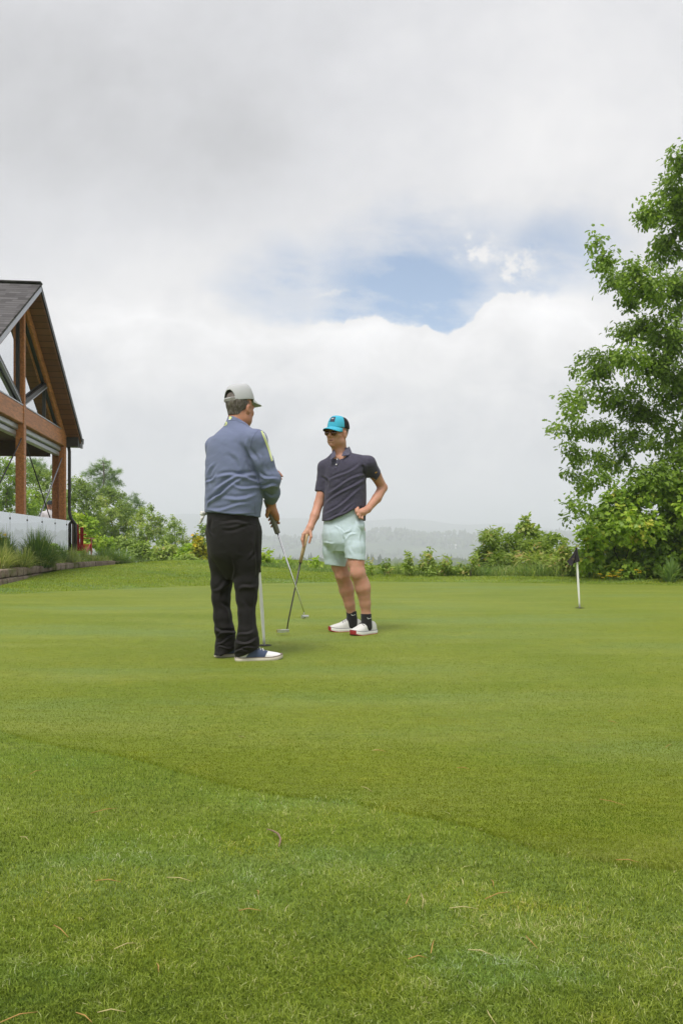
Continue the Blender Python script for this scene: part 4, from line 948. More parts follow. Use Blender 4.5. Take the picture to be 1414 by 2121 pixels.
# ---- far woods on the valley floor, one soft mass seen through the haze
n = 15000
yy = 560 + 1500 * RNG.uniform(0, 1, n) ** 1.25; xx = RNG.uniform(-.60, .60, n) * yy + RNG.uniform(-30, 30, n)
wood = fbm(xx / 160, yy / 160, 131, 3); keep = (wood > .36 + .08 * sstep(900, 1700, yy)); xx, yy = xx[keep], yy[keep]; n = len(xx)
zz = gz(xx, yy); conif = RNG.uniform(0, 1, n) < .14; hh = RNG.uniform(7, 14, n) * np.where(conif, 1.25, 1.0); rr = np.where(conif, hh * .21, hh * RNG.uniform(.28, .42, n))
K, Rg = 7, 5
lev = np.linspace(0, 1, Rg); ang = np.linspace(0, 2 * np.pi, K, endpoint=False)
VV = np.zeros((n, Rg, K, 3))
for r_i, l in enumerate(lev):
    prof = np.where(conif, (1 - l) * 1.0 + .02, np.sqrt(np.maximum(0, 1 - (2 * l - 1) ** 2)) * .95 + .06)
    for k_i, a in enumerate(ang):
        j = RNG.uniform(.6, 1.25, n)
        VV[:, r_i, k_i, 0] = xx + np.cos(a) * rr * prof * j; VV[:, r_i, k_i, 1] = yy + np.sin(a) * rr * prof * j
        VV[:, r_i, k_i, 2] = zz + hh * (.10 + .9 * l) + RNG.normal(0, .05, n) * hh * (0 < l)
base = (np.arange(n) * K * Rg)[:, None]
fcs = [[r_i * K + k_i, r_i * K + (k_i + 1) % K, (r_i + 1) * K + (k_i + 1) % K, (r_i + 1) * K + k_i] for r_i in range(Rg - 1) for k_i in range(K)]
fl = np.concatenate([base + np.array(f) for f in fcs], 1).ravel()
me = mesh_np("distant_woods", VV.reshape(-1, 3), fl, np.full(n * len(fcs), 4)); point_attr(me, 'tint', np.repeat(np.where(conif, .1, .55) + RNG.normal(0, .15, n), K * Rg))
M_WOODS = leaf_mat("far_canopy", [(0, (.030, .055, .024)), (.5, (.075, .115, .036)), (1, (.14, .18, .06))], .1, .9, .1)
o = link("distant_woods", me, M_WOODS, None, False); tag(o, "mixed woods covering the misty valley below the green", "woods", kind="stuff")
# a white house far off in the valley
hx = (938 - CX) / F
ys = np.linspace(300, 2500, 900); dz = CAMZ + (HY - 1136) / F * ys - gz(hx * ys, ys); hy = float(ys[np.argmax(dz < 0)]) if (dz < 0).any() else 1500.0
hpt = Vector((hx * hy, hy - 4, float(gz(hx * hy, hy)))); s_ = hy / F * 2.4
hs = empty("house", hpt, "tiny white house far away among the valley woods", "house")
m = MB(); m.box(hpt + Vector((0, 0, 1.0 * s_)), (1, 0, 0), (0, 1, 0), (0, 0, 1), 2.2 * s_, 1.6 * s_, 1.2 * s_); m.build("wall", simple("white_siding", (.80, .80, .78), .8), hs)
m = MB(); a = hpt + Vector((-2.5 * s_, -1.9 * s_, 2.1 * s_)); m.prism([a, a + Vector((0, 3.8 * s_, 0)), a + Vector((0, 1.9 * s_, 1.3 * s_))], (5.0 * s_, 0, 0)); m.build("roof", simple("pale_roof", (.55, .55, .55), .7), hs)
# ================================================================ figures: signed distance fields meshed by surface nets
class Field:
    def __init__(s, lo, hi, h):
        s.lo = np.array(lo, float); s.h = h
        s.n = np.ceil((np.array(hi) - s.lo) / h).astype(int) + 1
        s.f = np.full(s.n, .5, np.float32)
        s.ax = [s.lo[i] + np.arange(s.n[i]) * h for i in range(3)]
    def _reg(s, lo, hi):
        a = np.clip(np.floor((np.array(lo) - s.lo) / s.h).astype(int), 0, s.n); b = np.clip(np.ceil((np.array(hi) - s.lo) / s.h).astype(int) + 1, 0, s.n)
        sl = tuple(slice(a[i], b[i]) for i in range(3))
        g = [s.ax[0][sl[0]][:, None, None], s.ax[1][sl[1]][None, :, None], s.ax[2][sl[2]][None, None, :]]
        return sl, g
    def _put(s, sl, d, k, op):
        f = s.f[sl]
        if f.size == 0: return
        d = d.astype(np.float32)
        if op == 'add':
            if k <= 0: s.f[sl] = np.minimum(f, d)
            else:
                hh = np.clip(.5 + .5 * (d - f) / k, 0, 1); s.f[sl] = d * (1 - hh) + f * hh - k * hh * (1 - hh)
        elif op == 'sub':
            if k <= 0: s.f[sl] = np.maximum(f, -d)
            else:
                hh = np.clip(.5 - .5 * (f + d) / k, 0, 1); s.f[sl] = f * (1 - hh) + (-d) * hh + k * hh * (1 - hh)
    def cone(s, a, b, ra, rb, k=.02, op='add', sq=None):
        a = np.array(a, float); b = np.array(b, float); m = max(ra, rb) + max(k, .0) * 1.5 + .06
        sl, g = s._reg(np.minimum(a, b) - m, np.maximum(a, b) + m)
        ba = b - a; L2 = max((ba * ba).sum(), 1e-9)
        t_ = np.clip(((g[0] - a[0]) * ba[0] + (g[1] - a[1]) * ba[1] + (g[2] - a[2]) * ba[2]) / L2, 0, 1)
        dx, dy, dz = g[0] - a[0] - t_ * ba[0], g[1] - a[1] - t_ * ba[1], g[2] - a[2] - t_ * ba[2]
        if sq is not None:                       # flattened section: squash distance along axis sq[0] by factor sq[1]
            n_ = np.array(sq[0], float); n_ /= np.linalg.norm(n_); q = dx * n_[0] + dy * n_[1] + dz * n_[2]
            d = np.sqrt(np.maximum(dx * dx + dy * dy + dz * dz + q * q * (1 / sq[1] ** 2 - 1), 1e-12))
        else: d = np.sqrt(dx * dx + dy * dy + dz * dz)
        s._put(sl, d - (ra + (rb - ra) * t_), k, op)
    def chain(s, pts, rad, k=.02, op='add', sq=None):
        for i in range(len(pts) - 1): s.cone(pts[i], pts[i + 1], rad[i], rad[i + 1], k, op, sq)
    def ell(s, c, r, M=None, k=.02, op='add'):
        c = np.array(c, float); r = np.array(r, float); m = r.max() + .06
        sl, g = s._reg(c - m, c + m); M = np.eye(3) if M is None else M      # rows of M: local axes in world
        p = [g[i] - c[i] for i in range(3)]; q = [M[i, 0] * p[0] + M[i, 1] * p[1] + M[i, 2] * p[2] for i in range(3)]
        k0 = np.sqrt((q[0] / r[0]) ** 2 + (q[1] / r[1]) ** 2 + (q[2] / r[2]) ** 2); k1 = np.sqrt((q[0] / r[0] ** 2) ** 2 + (q[1] / r[1] ** 2) ** 2 + (q[2] / r[2] ** 2) ** 2)
        s._put(sl, k0 * (k0 - 1) / np.maximum(k1, 1e-6), k, op)
    def loft(s, secs, lat, k=.02, p=2.3, cap=None, op='add', grow=0.0):
        """secs: (centre, half width along lat, half depth) from top to bottom; lat: horizontal unit vector"""
        C_ = np.array([np.array(q[0], float) for q in secs]); A_ = np.array([q[1] for q in secs]) + grow; B_ = np.array([q[2] for q in secs]) + grow
        o = np.argsort(C_[:, 2]); C_, A_, B_ = C_[o], A_[o], B_[o]; m = max(A_.max(), B_.max()) + .05
        sl, g = s._reg([C_[:, 0].min() - m, C_[:, 1].min() - m, C_[0, 2] - .04], [C_[:, 0].max() + m, C_[:, 1].max() + m, C_[-1, 2] + .04])
        z = g[2].ravel()
        def itp(v):
            zz = np.linspace(C_[0, 2], C_[-1, 2], 80); w = np.interp(zz, C_[:, 2], v)
            ker = np.exp(-np.linspace(-2, 2, 13) ** 2); ker /= ker.sum(); w2 = np.convolve(np.pad(w, 6, mode='edge'), ker, 'valid')
            return np.interp(z, zz, w2)[None, None, :]
        cx, cy, a, b = itp(C_[:, 0]), itp(C_[:, 1]), itp(A_), itp(B_); lat = np.array(lat, float)
        u = (g[0] - cx) * lat[0] + (g[1] - cy) * lat[1]; v = -(g[0] - cx) * lat[1] + (g[1] - cy) * lat[0]
        rr = (np.abs(u / a) ** p + np.abs(v / b) ** p) ** (1 / p)
        d = (rr - 1) * np.minimum(a, b)
        d = np.maximum(d, np.maximum(g[2] - C_[-1, 2], C_[0, 2] - g[2]))
        s._put(sl, d, k, op)
    def plane(s, pt, nrm):
        """keep only the side the normal points away from"""
        pt = np.array(pt, float); n_ = np.array(nrm, float); n_ /= np.linalg.norm(n_)
        d = (s.ax[0][:, None, None] - pt[0]) * n_[0] + (s.ax[1][None, :, None] - pt[1]) * n_[1] + (s.ax[2][None, None, :] - pt[2]) * n_[2]
        s.f = np.maximum(s.f, d.astype(np.float32))
    def cutend(s, c, axis, r, depth=.3):
        """open a sleeve or trouser end: remove everything past c along axis within r"""
        c = np.array(c, float); n_ = np.array(axis, float); n_ /= np.linalg.norm(n_); m = r + depth
        sl, g = s._reg(c - m, c + m); p = [g[i] - c[i] for i in range(3)]
        al = p[0] * n_[0] + p[1] * n_[1] + p[2] * n_[2]; rad = np.sqrt(np.maximum(p[0] ** 2 + p[1] ** 2 + p[2] ** 2 - al ** 2, 0))
        d = np.maximum(-al, np.maximum(rad - r, al - depth)); s.f[sl] = np.maximum(s.f[sl], -d.astype(np.float32))
    def hollow(s, c, axis, r, depth=.02):
        """recess the end face so that the cloth has an edge"""
        c = np.array(c, float); n_ = np.array(axis, float); n_ /= np.linalg.norm(n_)
        s.cone(c + n_ * .05, c - n_ * depth, r, r, 0, 'sub')
    def mesh(s, name, smooth=2):
        f = s.f; ins = f < 0; nx, ny, nz = f.shape
        cnt = np.zeros((nx - 1, ny - 1, nz - 1), np.int8)
        cs = [(a, b, c) for a in (0, 1) for b in (0, 1) for c in (0, 1)]
        for a, b, c in cs: cnt += ins[a:nx - 1 + a, b:ny - 1 + b, c:nz - 1 + c]
        act = (cnt > 0) & (cnt < 8); I, J, K = np.nonzero(act); n = len(I)
        idm = np.full(act.shape, -1, np.int64); idm[I, J, K] = np.arange(n)
        acc = np.zeros((n, 3)); w = np.zeros(n)
        for o in cs:
            for ax in range(3):
                if o[ax]: continue
                o2 = list(o); o2[ax] = 1
                f1 = f[I + o[0], J + o[1], K + o[2]].astype(float); f2 = f[I + o2[0], J + o2[1], K + o2[2]].astype(float)
                m = (f1 < 0) != (f2 < 0); t_ = np.where(m, f1 / np.where(np.abs(f1 - f2) < 1e-12, 1, f1 - f2), 0)
                p = np.tile(np.array(o, float), (n, 1)); p[:, ax] = t_; acc[m] += p[m]; w[m] += 1
        V = s.lo + (np.stack([I, J, K], -1) + acc / w[:, None]) * s.h
        qs = []
        for ax in range(3):
            o = [slice(None)] * 3; o2 = [slice(None)] * 3; o[ax] = slice(0, -1); o2[ax] = slice(1, None)
            e = ins[tuple(o)] != ins[tuple(o2)]; a, b, c = np.nonzero(e); g = np.stack([a, b, c], -1)
            u, v = (ax + 1) % 3, (ax + 2) % 3
            ok = (g[:, u] > 0) & (g[:, v] > 0) & (g[:, u] < f.shape[u] - 1) & (g[:, v] < f.shape[v] - 1); g = g[ok]
            def at(du, dv):
                q = g.copy(); q[:, u] += du; q[:, v] += dv; return idm[q[:, 0], q[:, 1], q[:, 2]]
            q = np.stack([at(-1, -1), at(0, -1), at(0, 0), at(-1, 0)], -1)
            fl = ~ins[g[:, 0], g[:, 1], g[:, 2]]; q[fl] = q[fl][:, ::-1]; qs.append(q)
        Q = np.concatenate(qs); Q = Q[(Q >= 0).all(1)]
        ed = np.concatenate([Q[:, [0, 1]], Q[:, [1, 2]], Q[:, [2, 3]], Q[:, [3, 0]]])
        for it in range(smooth):
            sm = np.zeros_like(V); ct = np.zeros(n)
            np.add.at(sm, ed[:, 0], V[ed[:, 1]]); np.add.at(ct, ed[:, 0], 1); np.add.at(sm, ed[:, 1], V[ed[:, 0]]); np.add.at(ct, ed[:, 1], 1)
            V = V * .45 + .55 * sm / np.maximum(ct, 1)[:, None]
        me = mesh_np(name, V, Q, np.full(len(Q), 4))
        me.polygons.foreach_set('use_smooth', np.ones(len(Q), bool))
        return me
def verts_of(me):
    v = np.empty(len(me.vertices) * 3); me.vertices.foreach_get('co', v); nn = np.empty(len(me.vertices) * 3); me.vertex_normals.foreach_get('vector', nn)
    return v.reshape(-1, 3), nn.reshape(-1, 3)
def creases(me, Yc, lst, noise=.0, nscale=(9, 16), seed=1, face=-1.0):
    """cloth folds: each (px0,py0,px1,py1,amp,width) raises a soft ridge with a hollow beside it on the side turned to -y (face<0) """
    V, Nn = verts_of(me); disp = np.zeros(len(V))
    w = np.clip(.35 - Nn[:, 1], 0, 1) if face < 0 else np.clip(.35 + Nn[:, 1], 0, 1)
    w = np.minimum(w * 1.5, 1)
    for (x0, y0, x1, y1, amp, wid) in lst:
        a = P(x0, y0, Yc); b = P(x1, y1, Yc); ax, az_, bx, bz_ = a.x, a.z, b.x, b.z
        dx, dz = bx - ax, bz_ - az_; L = math.hypot(dx, dz); ux, uz = dx / L, dz / L
        t_ = ((V[:, 0] - ax) * ux + (V[:, 2] - az_) * uz) / L; d = (V[:, 0] - ax) * -uz + (V[:, 2] - az_) * ux
        d = d + .012 * np.sin(t_ * 5 + x0)
        env = sstep(-.12, .25, t_) * sstep(1.12, .7, t_)
        disp += w * env * amp * (np.exp(-(d / wid) ** 2) - .8 * np.exp(-((d - 1.7 * wid) / wid) ** 2))
    if noise:
        disp += noise * (fbm(V[:, 0] * nscale[0] + V[:, 1] * 7 + seed, V[:, 2] * nscale[1] + V[:, 0] * 5, seed, 3) - .5) * 2
    if noise: disp += noise * .35 * (fbm(V[:, 0] * 38 + V[:, 1] * 25, V[:, 2] * 46 - V[:, 0] * 12, seed + 5, 2) - .5) * 2
    V = V + Nn * disp[:, None]
    me.vertices.foreach_set('co', V.astype(np.float32).ravel()); me.update()
def shift(me, off):
    V, _ = verts_of(me); me.vertices.foreach_set('co', (V - np.array(off)).astype(np.float32).ravel()); me.update()
def frame(yaw, pitch=0.0, roll=0.0):
    """rows: right, forward, up of a head or shoe turned yaw (degrees clockwise from +Y), pitched up, rolled"""
    y, p, r_ = R(yaw), R(pitch), R(roll)
    f = np.array([math.sin(y) * math.cos(p), math.cos(y) * math.cos(p), math.sin(p)]); rt = np.array([math.cos(y), -math.sin(y), 0.0]); up = np.cross(rt, f)
    rt2 = rt * math.cos(r_) + up * math.sin(r_); up2 = -rt * math.sin(r_) + up * math.cos(r_)
    return np.stack([rt2, f, up2])
def loc(c, M, x, y, z): return np.array(c) + M[0] * x + M[1] * y + M[2] * z

def head_sdf(fd, c, M, s=1.0, neck_to=None, neck_r=.056, chin=1.0):
    def q(x, y, z): return loc(c, M, x * s, y * s, z * s)
    def e(x, y, z, a, b, d, k=.02, op='add'): fd.ell(q(x, y, z), np.array([a, b, d]) * s, M, k, op)
    e(0, -.012, .038, .075, .096, .086, .0)
    e(0, .028, -.028, .066, .068, .084, .03)
    e(0, .028, -.078, .059, .058, .043, .03)
    e(0, .074, -.104, .021, .017, .016, .02)
    for sx in (-1, 1):
        e(sx * .043, .058, -.022, .022, .020, .018, .02)
        e(sx * .060, .005, -.075, .014, .030, .024, .03)
    fd.cone(q(-.042, .078, .022), q(.042, .078, .022), .012 * s, .012 * s, .02)
    fd.cone(q(0, .088, .012), q(0, .114, -.030), .0085 * s, .0135 * s, .012)
    for sx in (-1, 1):
        e(sx * .012, .100, -.036, .0085, .010, .008, .008)
        e(sx * .031, .098, .002, .017, .014, .011, .012, 'sub')
        e(sx * .031, .079, .001, .013, .012, .012, .004)
        # ear: shell with a hollow
        e(sx * .077, -.006, -.012, .011, .022, .033, .006); e(sx * .089, -.001, -.010, .008, .012, .020, .004, 'sub')
    fd.cone(q(-.022, .092, -.064), q(.022, .092, -.064), .0065 * s, .0065 * s, .008); fd.cone(q(-.019, .091, -.076), q(.019, .091, -.076), .0070 * s, .0070 * s, .008)
    fd.cone(q(-.025, .100, -.0690), q(.025, .100, -.0690), .0065 * s, .0065 * s, .002, 'sub')
    for sx in (-1, 1): fd.cone(q(sx * .020, .105, -.042), q(sx * .034, .094, -.072), .0052, .0045, .006, 'sub')     # nasolabial fold
    if neck_to is not None:
        fd.cone(q(0, -.020, -.055), neck_to, neck_r, neck_r * 1.08, .03)
def skin_mat(name, col, ruddy):
    m_, t_, bs = new_mat(name)
    tc = t_.n('ShaderNodeTexCoord').outputs['Object']
    a = t_.noise(tc, 22, 4, .6).outputs[0]; b = t_.noise(tc, 120, 3, .6).outputs[0]
    c_ = t_.mix(t_.smooth(a, .35, .7), c4(col), c4(ruddy)); c_ = t_.mix(t_.smooth(b, .55, .8, 0, .35), c_, c4(tuple(x * .62 for x in col)))
    mouth_shade = t_.n('ShaderNodeAttribute', attribute_name='mouth_shade').outputs['Fac']
    c_ = t_.mix(t_.m('MULTIPLY', mouth_shade, .75), c_, (.16, .055, .045, 1))  # mouth slit coloured dark to give the shade of its inside
    d_ = t_.noise(tc, 9, 3, .6).outputs[0]; c_ = t_.mix(t_.smooth(d_, .5, .75, 0, .45), c_, c4((col[0] * .95, col[1] * .72, col[2] * .70)))
    t_.lk(c_, bs.inputs['Base Color']); bs.inputs['Roughness'].default_value = .5; bs.inputs['Specular IOR Level'].default_value = .4
    bs.inputs['Subsurface Weight'].default_value = .12; bs.inputs['Subsurface Radius'].default_value = (.012, .004, .002); bs.inputs['Subsurface Scale'].default_value = .5
    bp = t_.n('ShaderNodeBump'); bp.inputs['Strength'].default_value = .3; bp.inputs['Distance'].default_value = .002; t_.lk(b, bp.inputs['Height']); t_.lk(bp.outputs[0], bs.inputs['Normal'])
    return m_
def mouth_shade_attr(me, c, M, s=1.0):
    V, _ = verts_of(me); d = V - np.array(c); x, y, z = d @ M[0] / s, d @ M[1] / s, d @ M[2] / s
    point_attr(me, 'mouth_shade', ((np.abs(x) < .022) & (np.abs(z + .069) < .0052 - .10 * np.abs(x)) & (y > .08)).astype(float))
def cloth_mat(name, col, var=.12, weave=700, rough=.85, sheen=.15, stripes=None, heather=0.0):
    m_, t_, bs = new_mat(name)
    tc = t_.n('ShaderNodeTexCoord').outputs['Object']
    a = t_.noise(tc, 6, 4).outputs[0]; b = t_.noise(tc, weave, 2).outputs[0]
    c_ = t_.mix(a, c4(tuple(x * (1 - var) for x in col)), c4(tuple(min(1, x * (1 + var)) for x in col)))
    if heather:
        mp = t_.n('ShaderNodeMapping'); t_.lk(tc, mp.inputs[0]); mp.inputs['Scale'].default_value = (60, 60, 320)
        h_ = t_.noise(mp.outputs[0], 1.0, 3, .7).outputs[0]; c_ = t_.mix(t_.smooth(h_, .52, .74, 0, heather), c_, c4(tuple(min(1, x * 2.6) for x in col)))
    if stripes:
        sp = t_.n('ShaderNodeSeparateXYZ'); t_.lk(tc, sp.inputs[0]); fr = t_.m('FRACT', t_.m('MULTIPLY', t_.m('ADD', sp.outputs[2], t_.m('MULTIPLY', t_.m('SUBTRACT', a, .5), .01)), 1 / stripes))
        c_ = t_.mix(t_.m('MULTIPLY', t_.m('LESS_THAN', fr, .22), .35), c_, c4(tuple(min(1, x * 2.2) for x in col)))
    t_.lk(c_, bs.inputs['Base Color']); bs.inputs['Roughness'].default_value = rough; bs.inputs['Specular IOR Level'].default_value = .2
    bs.inputs['Sheen Weight'].default_value = sheen; bs.inputs['Sheen Roughness'].default_value = .5
    bp = t_.n('ShaderNodeBump'); bp.inputs['Strength'].default_value = .25; bp.inputs['Distance'].default_value = .0012; t_.lk(b, bp.inputs['Height']); t_.lk(bp.outputs[0], bs.inputs['Normal'])
    return m_
def dome(name, c, M, ra, rb, hgt, mat, parent, az=(-180, 180), hole=None, top_pow=.62, thick=.0025, n=64, m=22, z0=0.0, front_lift=.10):
    """cap crown as a double-walled dome; az range in degrees from the front, hole = (half width deg, height fraction) at the back"""
    vs = []; fs = []; a0, a1 = az; full = (a1 - a0) >= 359
    A = [R(a0 + (a1 - a0) * i / n) for i in range(n + (0 if full else 1))]; na_ = len(A)
    for lay in (0, 1):
        for j in range(m + 1):
            t_ = j / m; 
            for th in A:
                ph = t_ * math.pi / 2; rad = math.cos(ph) ** top_pow if t_ < 1 else 0; 
                zz = math.sin(ph) ** 1.0 * (hgt * (1 + front_lift * max(0, math.cos(th)) * math.sin(2 * ph)))
                k = 1 - lay * thick / ra
                pan = 1 + .006 * math.cos(6 * th) * math.sin(ph * 2)
                p = loc(c, M, math.sin(th) * ra * rad * k * pan, math.cos(th) * rb * rad * k * pan, z0 + zz * k); vs.append(p)
    def keep(i, j):
        if hole is None: return True
        th = (math.degrees((A[i] + A[(i + 1) % na_]) / 2) if i + 1 < na_ or not full else math.degrees(A[i]) + 180 / n); d = abs(((th - 180 + 180) % 360) - 180)
        q = d / hole[0]
        if q >= 1: return True
        t_ = (j + .5) / m
        return t_ > hole[1] * math.sqrt(1 - q * q) or t_ < hole[2]
    W_ = na_; off = (m + 1) * na_; rng_i = range(na_ if full else na_ - 1)
    kept = {(i, j) for i in rng_i for j in range(m) if keep(i, j)}
    for (i, j) in kept:
        i2 = (i + 1) % na_
        fs.append((j * W_ + i, j * W_ + i2, (j + 1) * W_ + i2, (j + 1) * W_ + i)); fs.append((off + j * W_ + i, off + (j + 1) * W_ + i, off + (j + 1) * W_ + i2, off + j * W_ + i2))
        for (di, dj, e0, e1) in ((0, -1, (i, j), (i2, j)), (0, 1, (i2, j + 1), (i, j + 1)), (-1, 0, (i, j + 1), (i, j)), (1, 0, (i2, j), (i2, j + 1))):
            ni, nj = i + di, j + dj
            if full: ni %= na_
            if (ni, nj) not in kept and nj < m:
                a, b = e0[1] * W_ + e0[0], e1[1] * W_ + e1[0]; fs.append((b, a, off + a, off + b))
    mb = MB(); mb.add(vs, fs); return mb.build(name, mat, parent, True)
def brim(name, c, M, ra, rb, length, mat, parent, droop=.35, half=62, curve=.022, thick=.004, z0=0.0, under=None):
    mb = MB(); n, m = 26, 8; tops = []; bots = []
    for j in range(m + 1):
        for i in range(n + 1):
            th = R(-half + 2 * half * i / n); t_ = j / m; env = math.cos(th * 90 / half) ** .55 if abs(i - n / 2) < n / 2 else 0
            ext = length * t_ * env; x = math.sin(th) * (ra + ext * .25); y = math.cos(th) * rb + ext
            z = z0 - droop * ext - curve * (math.sin(th) / math.sin(R(half))) ** 2 * (.4 + t_) + .0
            tops.append(loc(c, M, x, y, z + thick / 2)); bots.append(loc(c, M, x, y, z - thick / 2))
    W_ = n + 1; N_ = len(tops)
    f1 = [(j * W_ + i, j * W_ + i + 1, (j + 1) * W_ + i + 1, (j + 1) * W_ + i) for j in range(m) for i in range(n)]
    mb.add(tops + bots, f1 + [tuple(N_ + k for k in reversed(f)) for f in f1] + [(m * W_ + i, m * W_ + i + 1, N_ + m * W_ + i + 1, N_ + m * W_ + i) for i in range(n)])
    o = mb.build(name, mat, parent, True)
    if under is not None:
        mb = MB(); mb.add([b - M[2] * .0012 for b in bots], [tuple(reversed(f)) for f in f1]); mb.build("brim_underside", under, o, True)
    return o
def shoe(heel, yaw, L, parent, m_up, m_sole, m_lace, saddle=None, welt=None, toe_patch=None, tread=None, wid=1.0, high=1.0, spring=.014, tongue=None, base_h=.020):
    """lofted low shoe; heel = ground point under the back of the heel"""
    M = frame(yaw); hl = np.array(heel, float)
    secs = [(0, .020, .060), (.03, .029, .074), (.10, .036, .084), (.22, .0375, .086), (.34, .039, .092), (.44, .042, .088), (.55, .046, .074), (.66, .0495, .061), (.78, .049, .053), (.88, .043, .047), (.95, .033, .041), (.985, .020, .036), (1.0, .006, .032)]
    ss = np.linspace(0, 1, 34); sv = np.array(secs); hw = np.interp(ss, sv[:, 0], sv[:, 1]) * wid; zt = np.interp(ss, sv[:, 0], sv[:, 2]) * high
    zb = base_h + spring * np.clip((ss - .68) / .32, 0, 1) ** 2; cxo = .006 * np.sin(ss * math.pi)
    def ring(i, grow=0.0, a0=0.0, a1=math.pi, n=18, lift=0.0):
        out = []
        for k in range(n + 1):
            a = a0 + (a1 - a0) * k / n; cw = math.cos(a); sw = math.sin(a)
            x = (hw[i] + grow) * (abs(cw) ** .75) * (1 if cw >= 0 else -1); z = zb[i] + (zt[i] + grow - zb[i]) * (sw ** .80 if sw > 0 else 0) + lift
            out.append(loc(hl, M, x + cxo[i], ss[i] * L, z))
        return out
    def skinmesh(i0, i1, grow, a0, a1, n=18):
        mb = MB(); rows = [ring(i, grow, a0, a1, n) for i in range(i0, i1 + 1)]; vs = [p for r_ in rows for p in r_]; W_ = n + 1
        fs = [(j * W_ + k, j * W_ + k + 1, (j + 1) * W_ + k + 1, (j + 1) * W_ + k) for j in range(len(rows) - 1) for k in range(n)]
        mb.add(vs, fs); return mb
    mb = skinmesh(0, 33, 0, 0, math.pi); up = mb.build("shoe", m_up, parent, True)
    # sole: outline a little wider than the upper
    def sole_mesh(z0, z1, grow, mat, name, par, s0=0, s1=33):
        mb = MB(); prof = []
        idx_ = list(range(s0, s1 + 1))
        pts = [(hw[i] + grow + (.0 if 0 < i < 33 else 0), ss[i]) for i in idx_]
        left = [(-(w_) + cxo[i], s_ * L + (grow if i == 33 else (-grow if i == 0 else 0))) for (w_, s_), i in zip(pts, idx_)]; right = [(w_ + cxo[i], s_ * L + (grow if i == 33 else (-grow if i == 0 else 0))) for (w_, s_), i in zip(pts, idx_)]
        loop = left + right[::-1]; ids = idx_ + idx_[::-1]
        bot = [loc(hl, M, x, y, z0 + (zb[i] - base_h)) for (x, y), i in zip(loop, ids)]; top = [loc(hl, M, x, y, z1 + (zb[i] - base_h)) for (x, y), i in zip(loop, ids)]
        mid = [loc(hl, M, x + .002 * (1 if x > 0 else -1), y, (z0 + z1) / 2 + (zb[i] - base_h)) for (x, y), i in zip(loop, ids)]
        n_ = len(loop); mb.add(bot + mid + top, [tuple(range(n_ - 1, -1, -1)), tuple(range(2 * n_, 3 * n_))] + [(a * n_ + k, a * n_ + (k + 1) % n_, (a + 1) * n_ + (k + 1) % n_, (a + 1) * n_ + k) for a in (0, 1) for k in range(n_)])
        return mb.build(name, mat, par)
    sole_mesh(.005 if tread else .0, base_h + .002, .005, m_sole, "sole", up)
    if tread: sole_mesh(.0, .008, .0055, tread, "tread", up)
    if welt: sole_mesh(base_h + .0015, base_h + .007, .004, welt, "welt", up)
    if saddle:
        for a0, a1 in ((0.02, 1.30), (math.pi - 1.30, math.pi - .02)):
            mb = MB(); n = 12; rows = []
            for j in range(13):
                row = []
                for k in range(n + 1):
                    u = k / n; ic = 9.5 + j * (10.0 / 12) * (1 - .25 * u) + 5.5 * u - 3.5 * (1 - u) * (1 - j / 12.0); i0 = int(np.clip(math.floor(ic), 0, 32)); fr = ic - i0
                    aa = a0 + (a1 - a0) * u if a0 < 1 else a1 - (a1 - a0) * u
                    r0 = ring(i0, .0022, aa, aa, 1)[0]; r1 = ring(i0 + 1, .0022, aa, aa, 1)[0]; row.append(r0 * (1 - fr) + r1 * fr)
                rows.append(row)
            W_ = n + 1; mb.add([p for r_ in rows for p in r_], [(j * W_ + k, j * W_ + k + 1, (j + 1) * W_ + k + 1, (j + 1) * W_ + k) for j in range(12) for k in range(n)]); mb.build("saddle", saddle, up, True)
    if toe_patch:
        sole_mesh(.006, base_h + .006, .0065, toe_patch, "toe_bumper", up, 32, 33)
    lb = MB()
    for i in (13, 15, 17, 19):
        a, b, c_ = ring(i, .003, .95, .95, 1)[0], ring(i, .0065, math.pi / 2, math.pi / 2, 1)[0], ring(i + 1, .003, math.pi - .95, math.pi - .95, 1)[0]
        lb.tube([Vector(a), Vector(b), Vector(c_)], .0028, 6)
    t0 = ring(13, .008, math.pi / 2, math.pi / 2, 1)[0]
    for sx in (-1, 1):
        lb.tube([Vector(t0), Vector(t0 + M[0] * sx * .018 + M[2] * .012), Vector(t0 + M[0] * sx * .032 - M[2] * .002 + M[1] * .008), Vector(t0 + M[0] * sx * .012 + M[1] * .004)], .0024, 6)
    lb.build("laces", m_lace, up, True)
    if tongue is not None:
        tb = MB(); a = loc(hl, M, cxo[12], ss[12] * L, zt[12] - .012); b = a - M[1] * .030 + M[2] * .048; 
        tb.bar(Vector(a), Vector(b), .026, .006, up=Vector(M[1]), bev=.005); tb.build("tongue", tongue, up, True)
    return up
M_CHROME = simple("chrome", (.80, .80, .82), .16, 1.0, .5, .05, 30)
M_STEEL = simple("brushed_steel", (.62, .62, .63), .30, 1.0, .5, .1, 60)
M_GREYGRIP = simple("grey_rubber", (.20, .185, .175), .75, 0, .3, .3, 160, .6, 500)
M_TANGRIP = simple("tan_cord_grip", (.46, .34, .19), .8, 0, .3, .35, 140, .8, 420)
M_BLACKR = simple("black_rubber", (.02, .02, .02), .6, 0, .4, .2, 60)
M_GRAPH = simple("dark_shaft", (.045, .04, .04), .35, .3, .5, .2, 60)
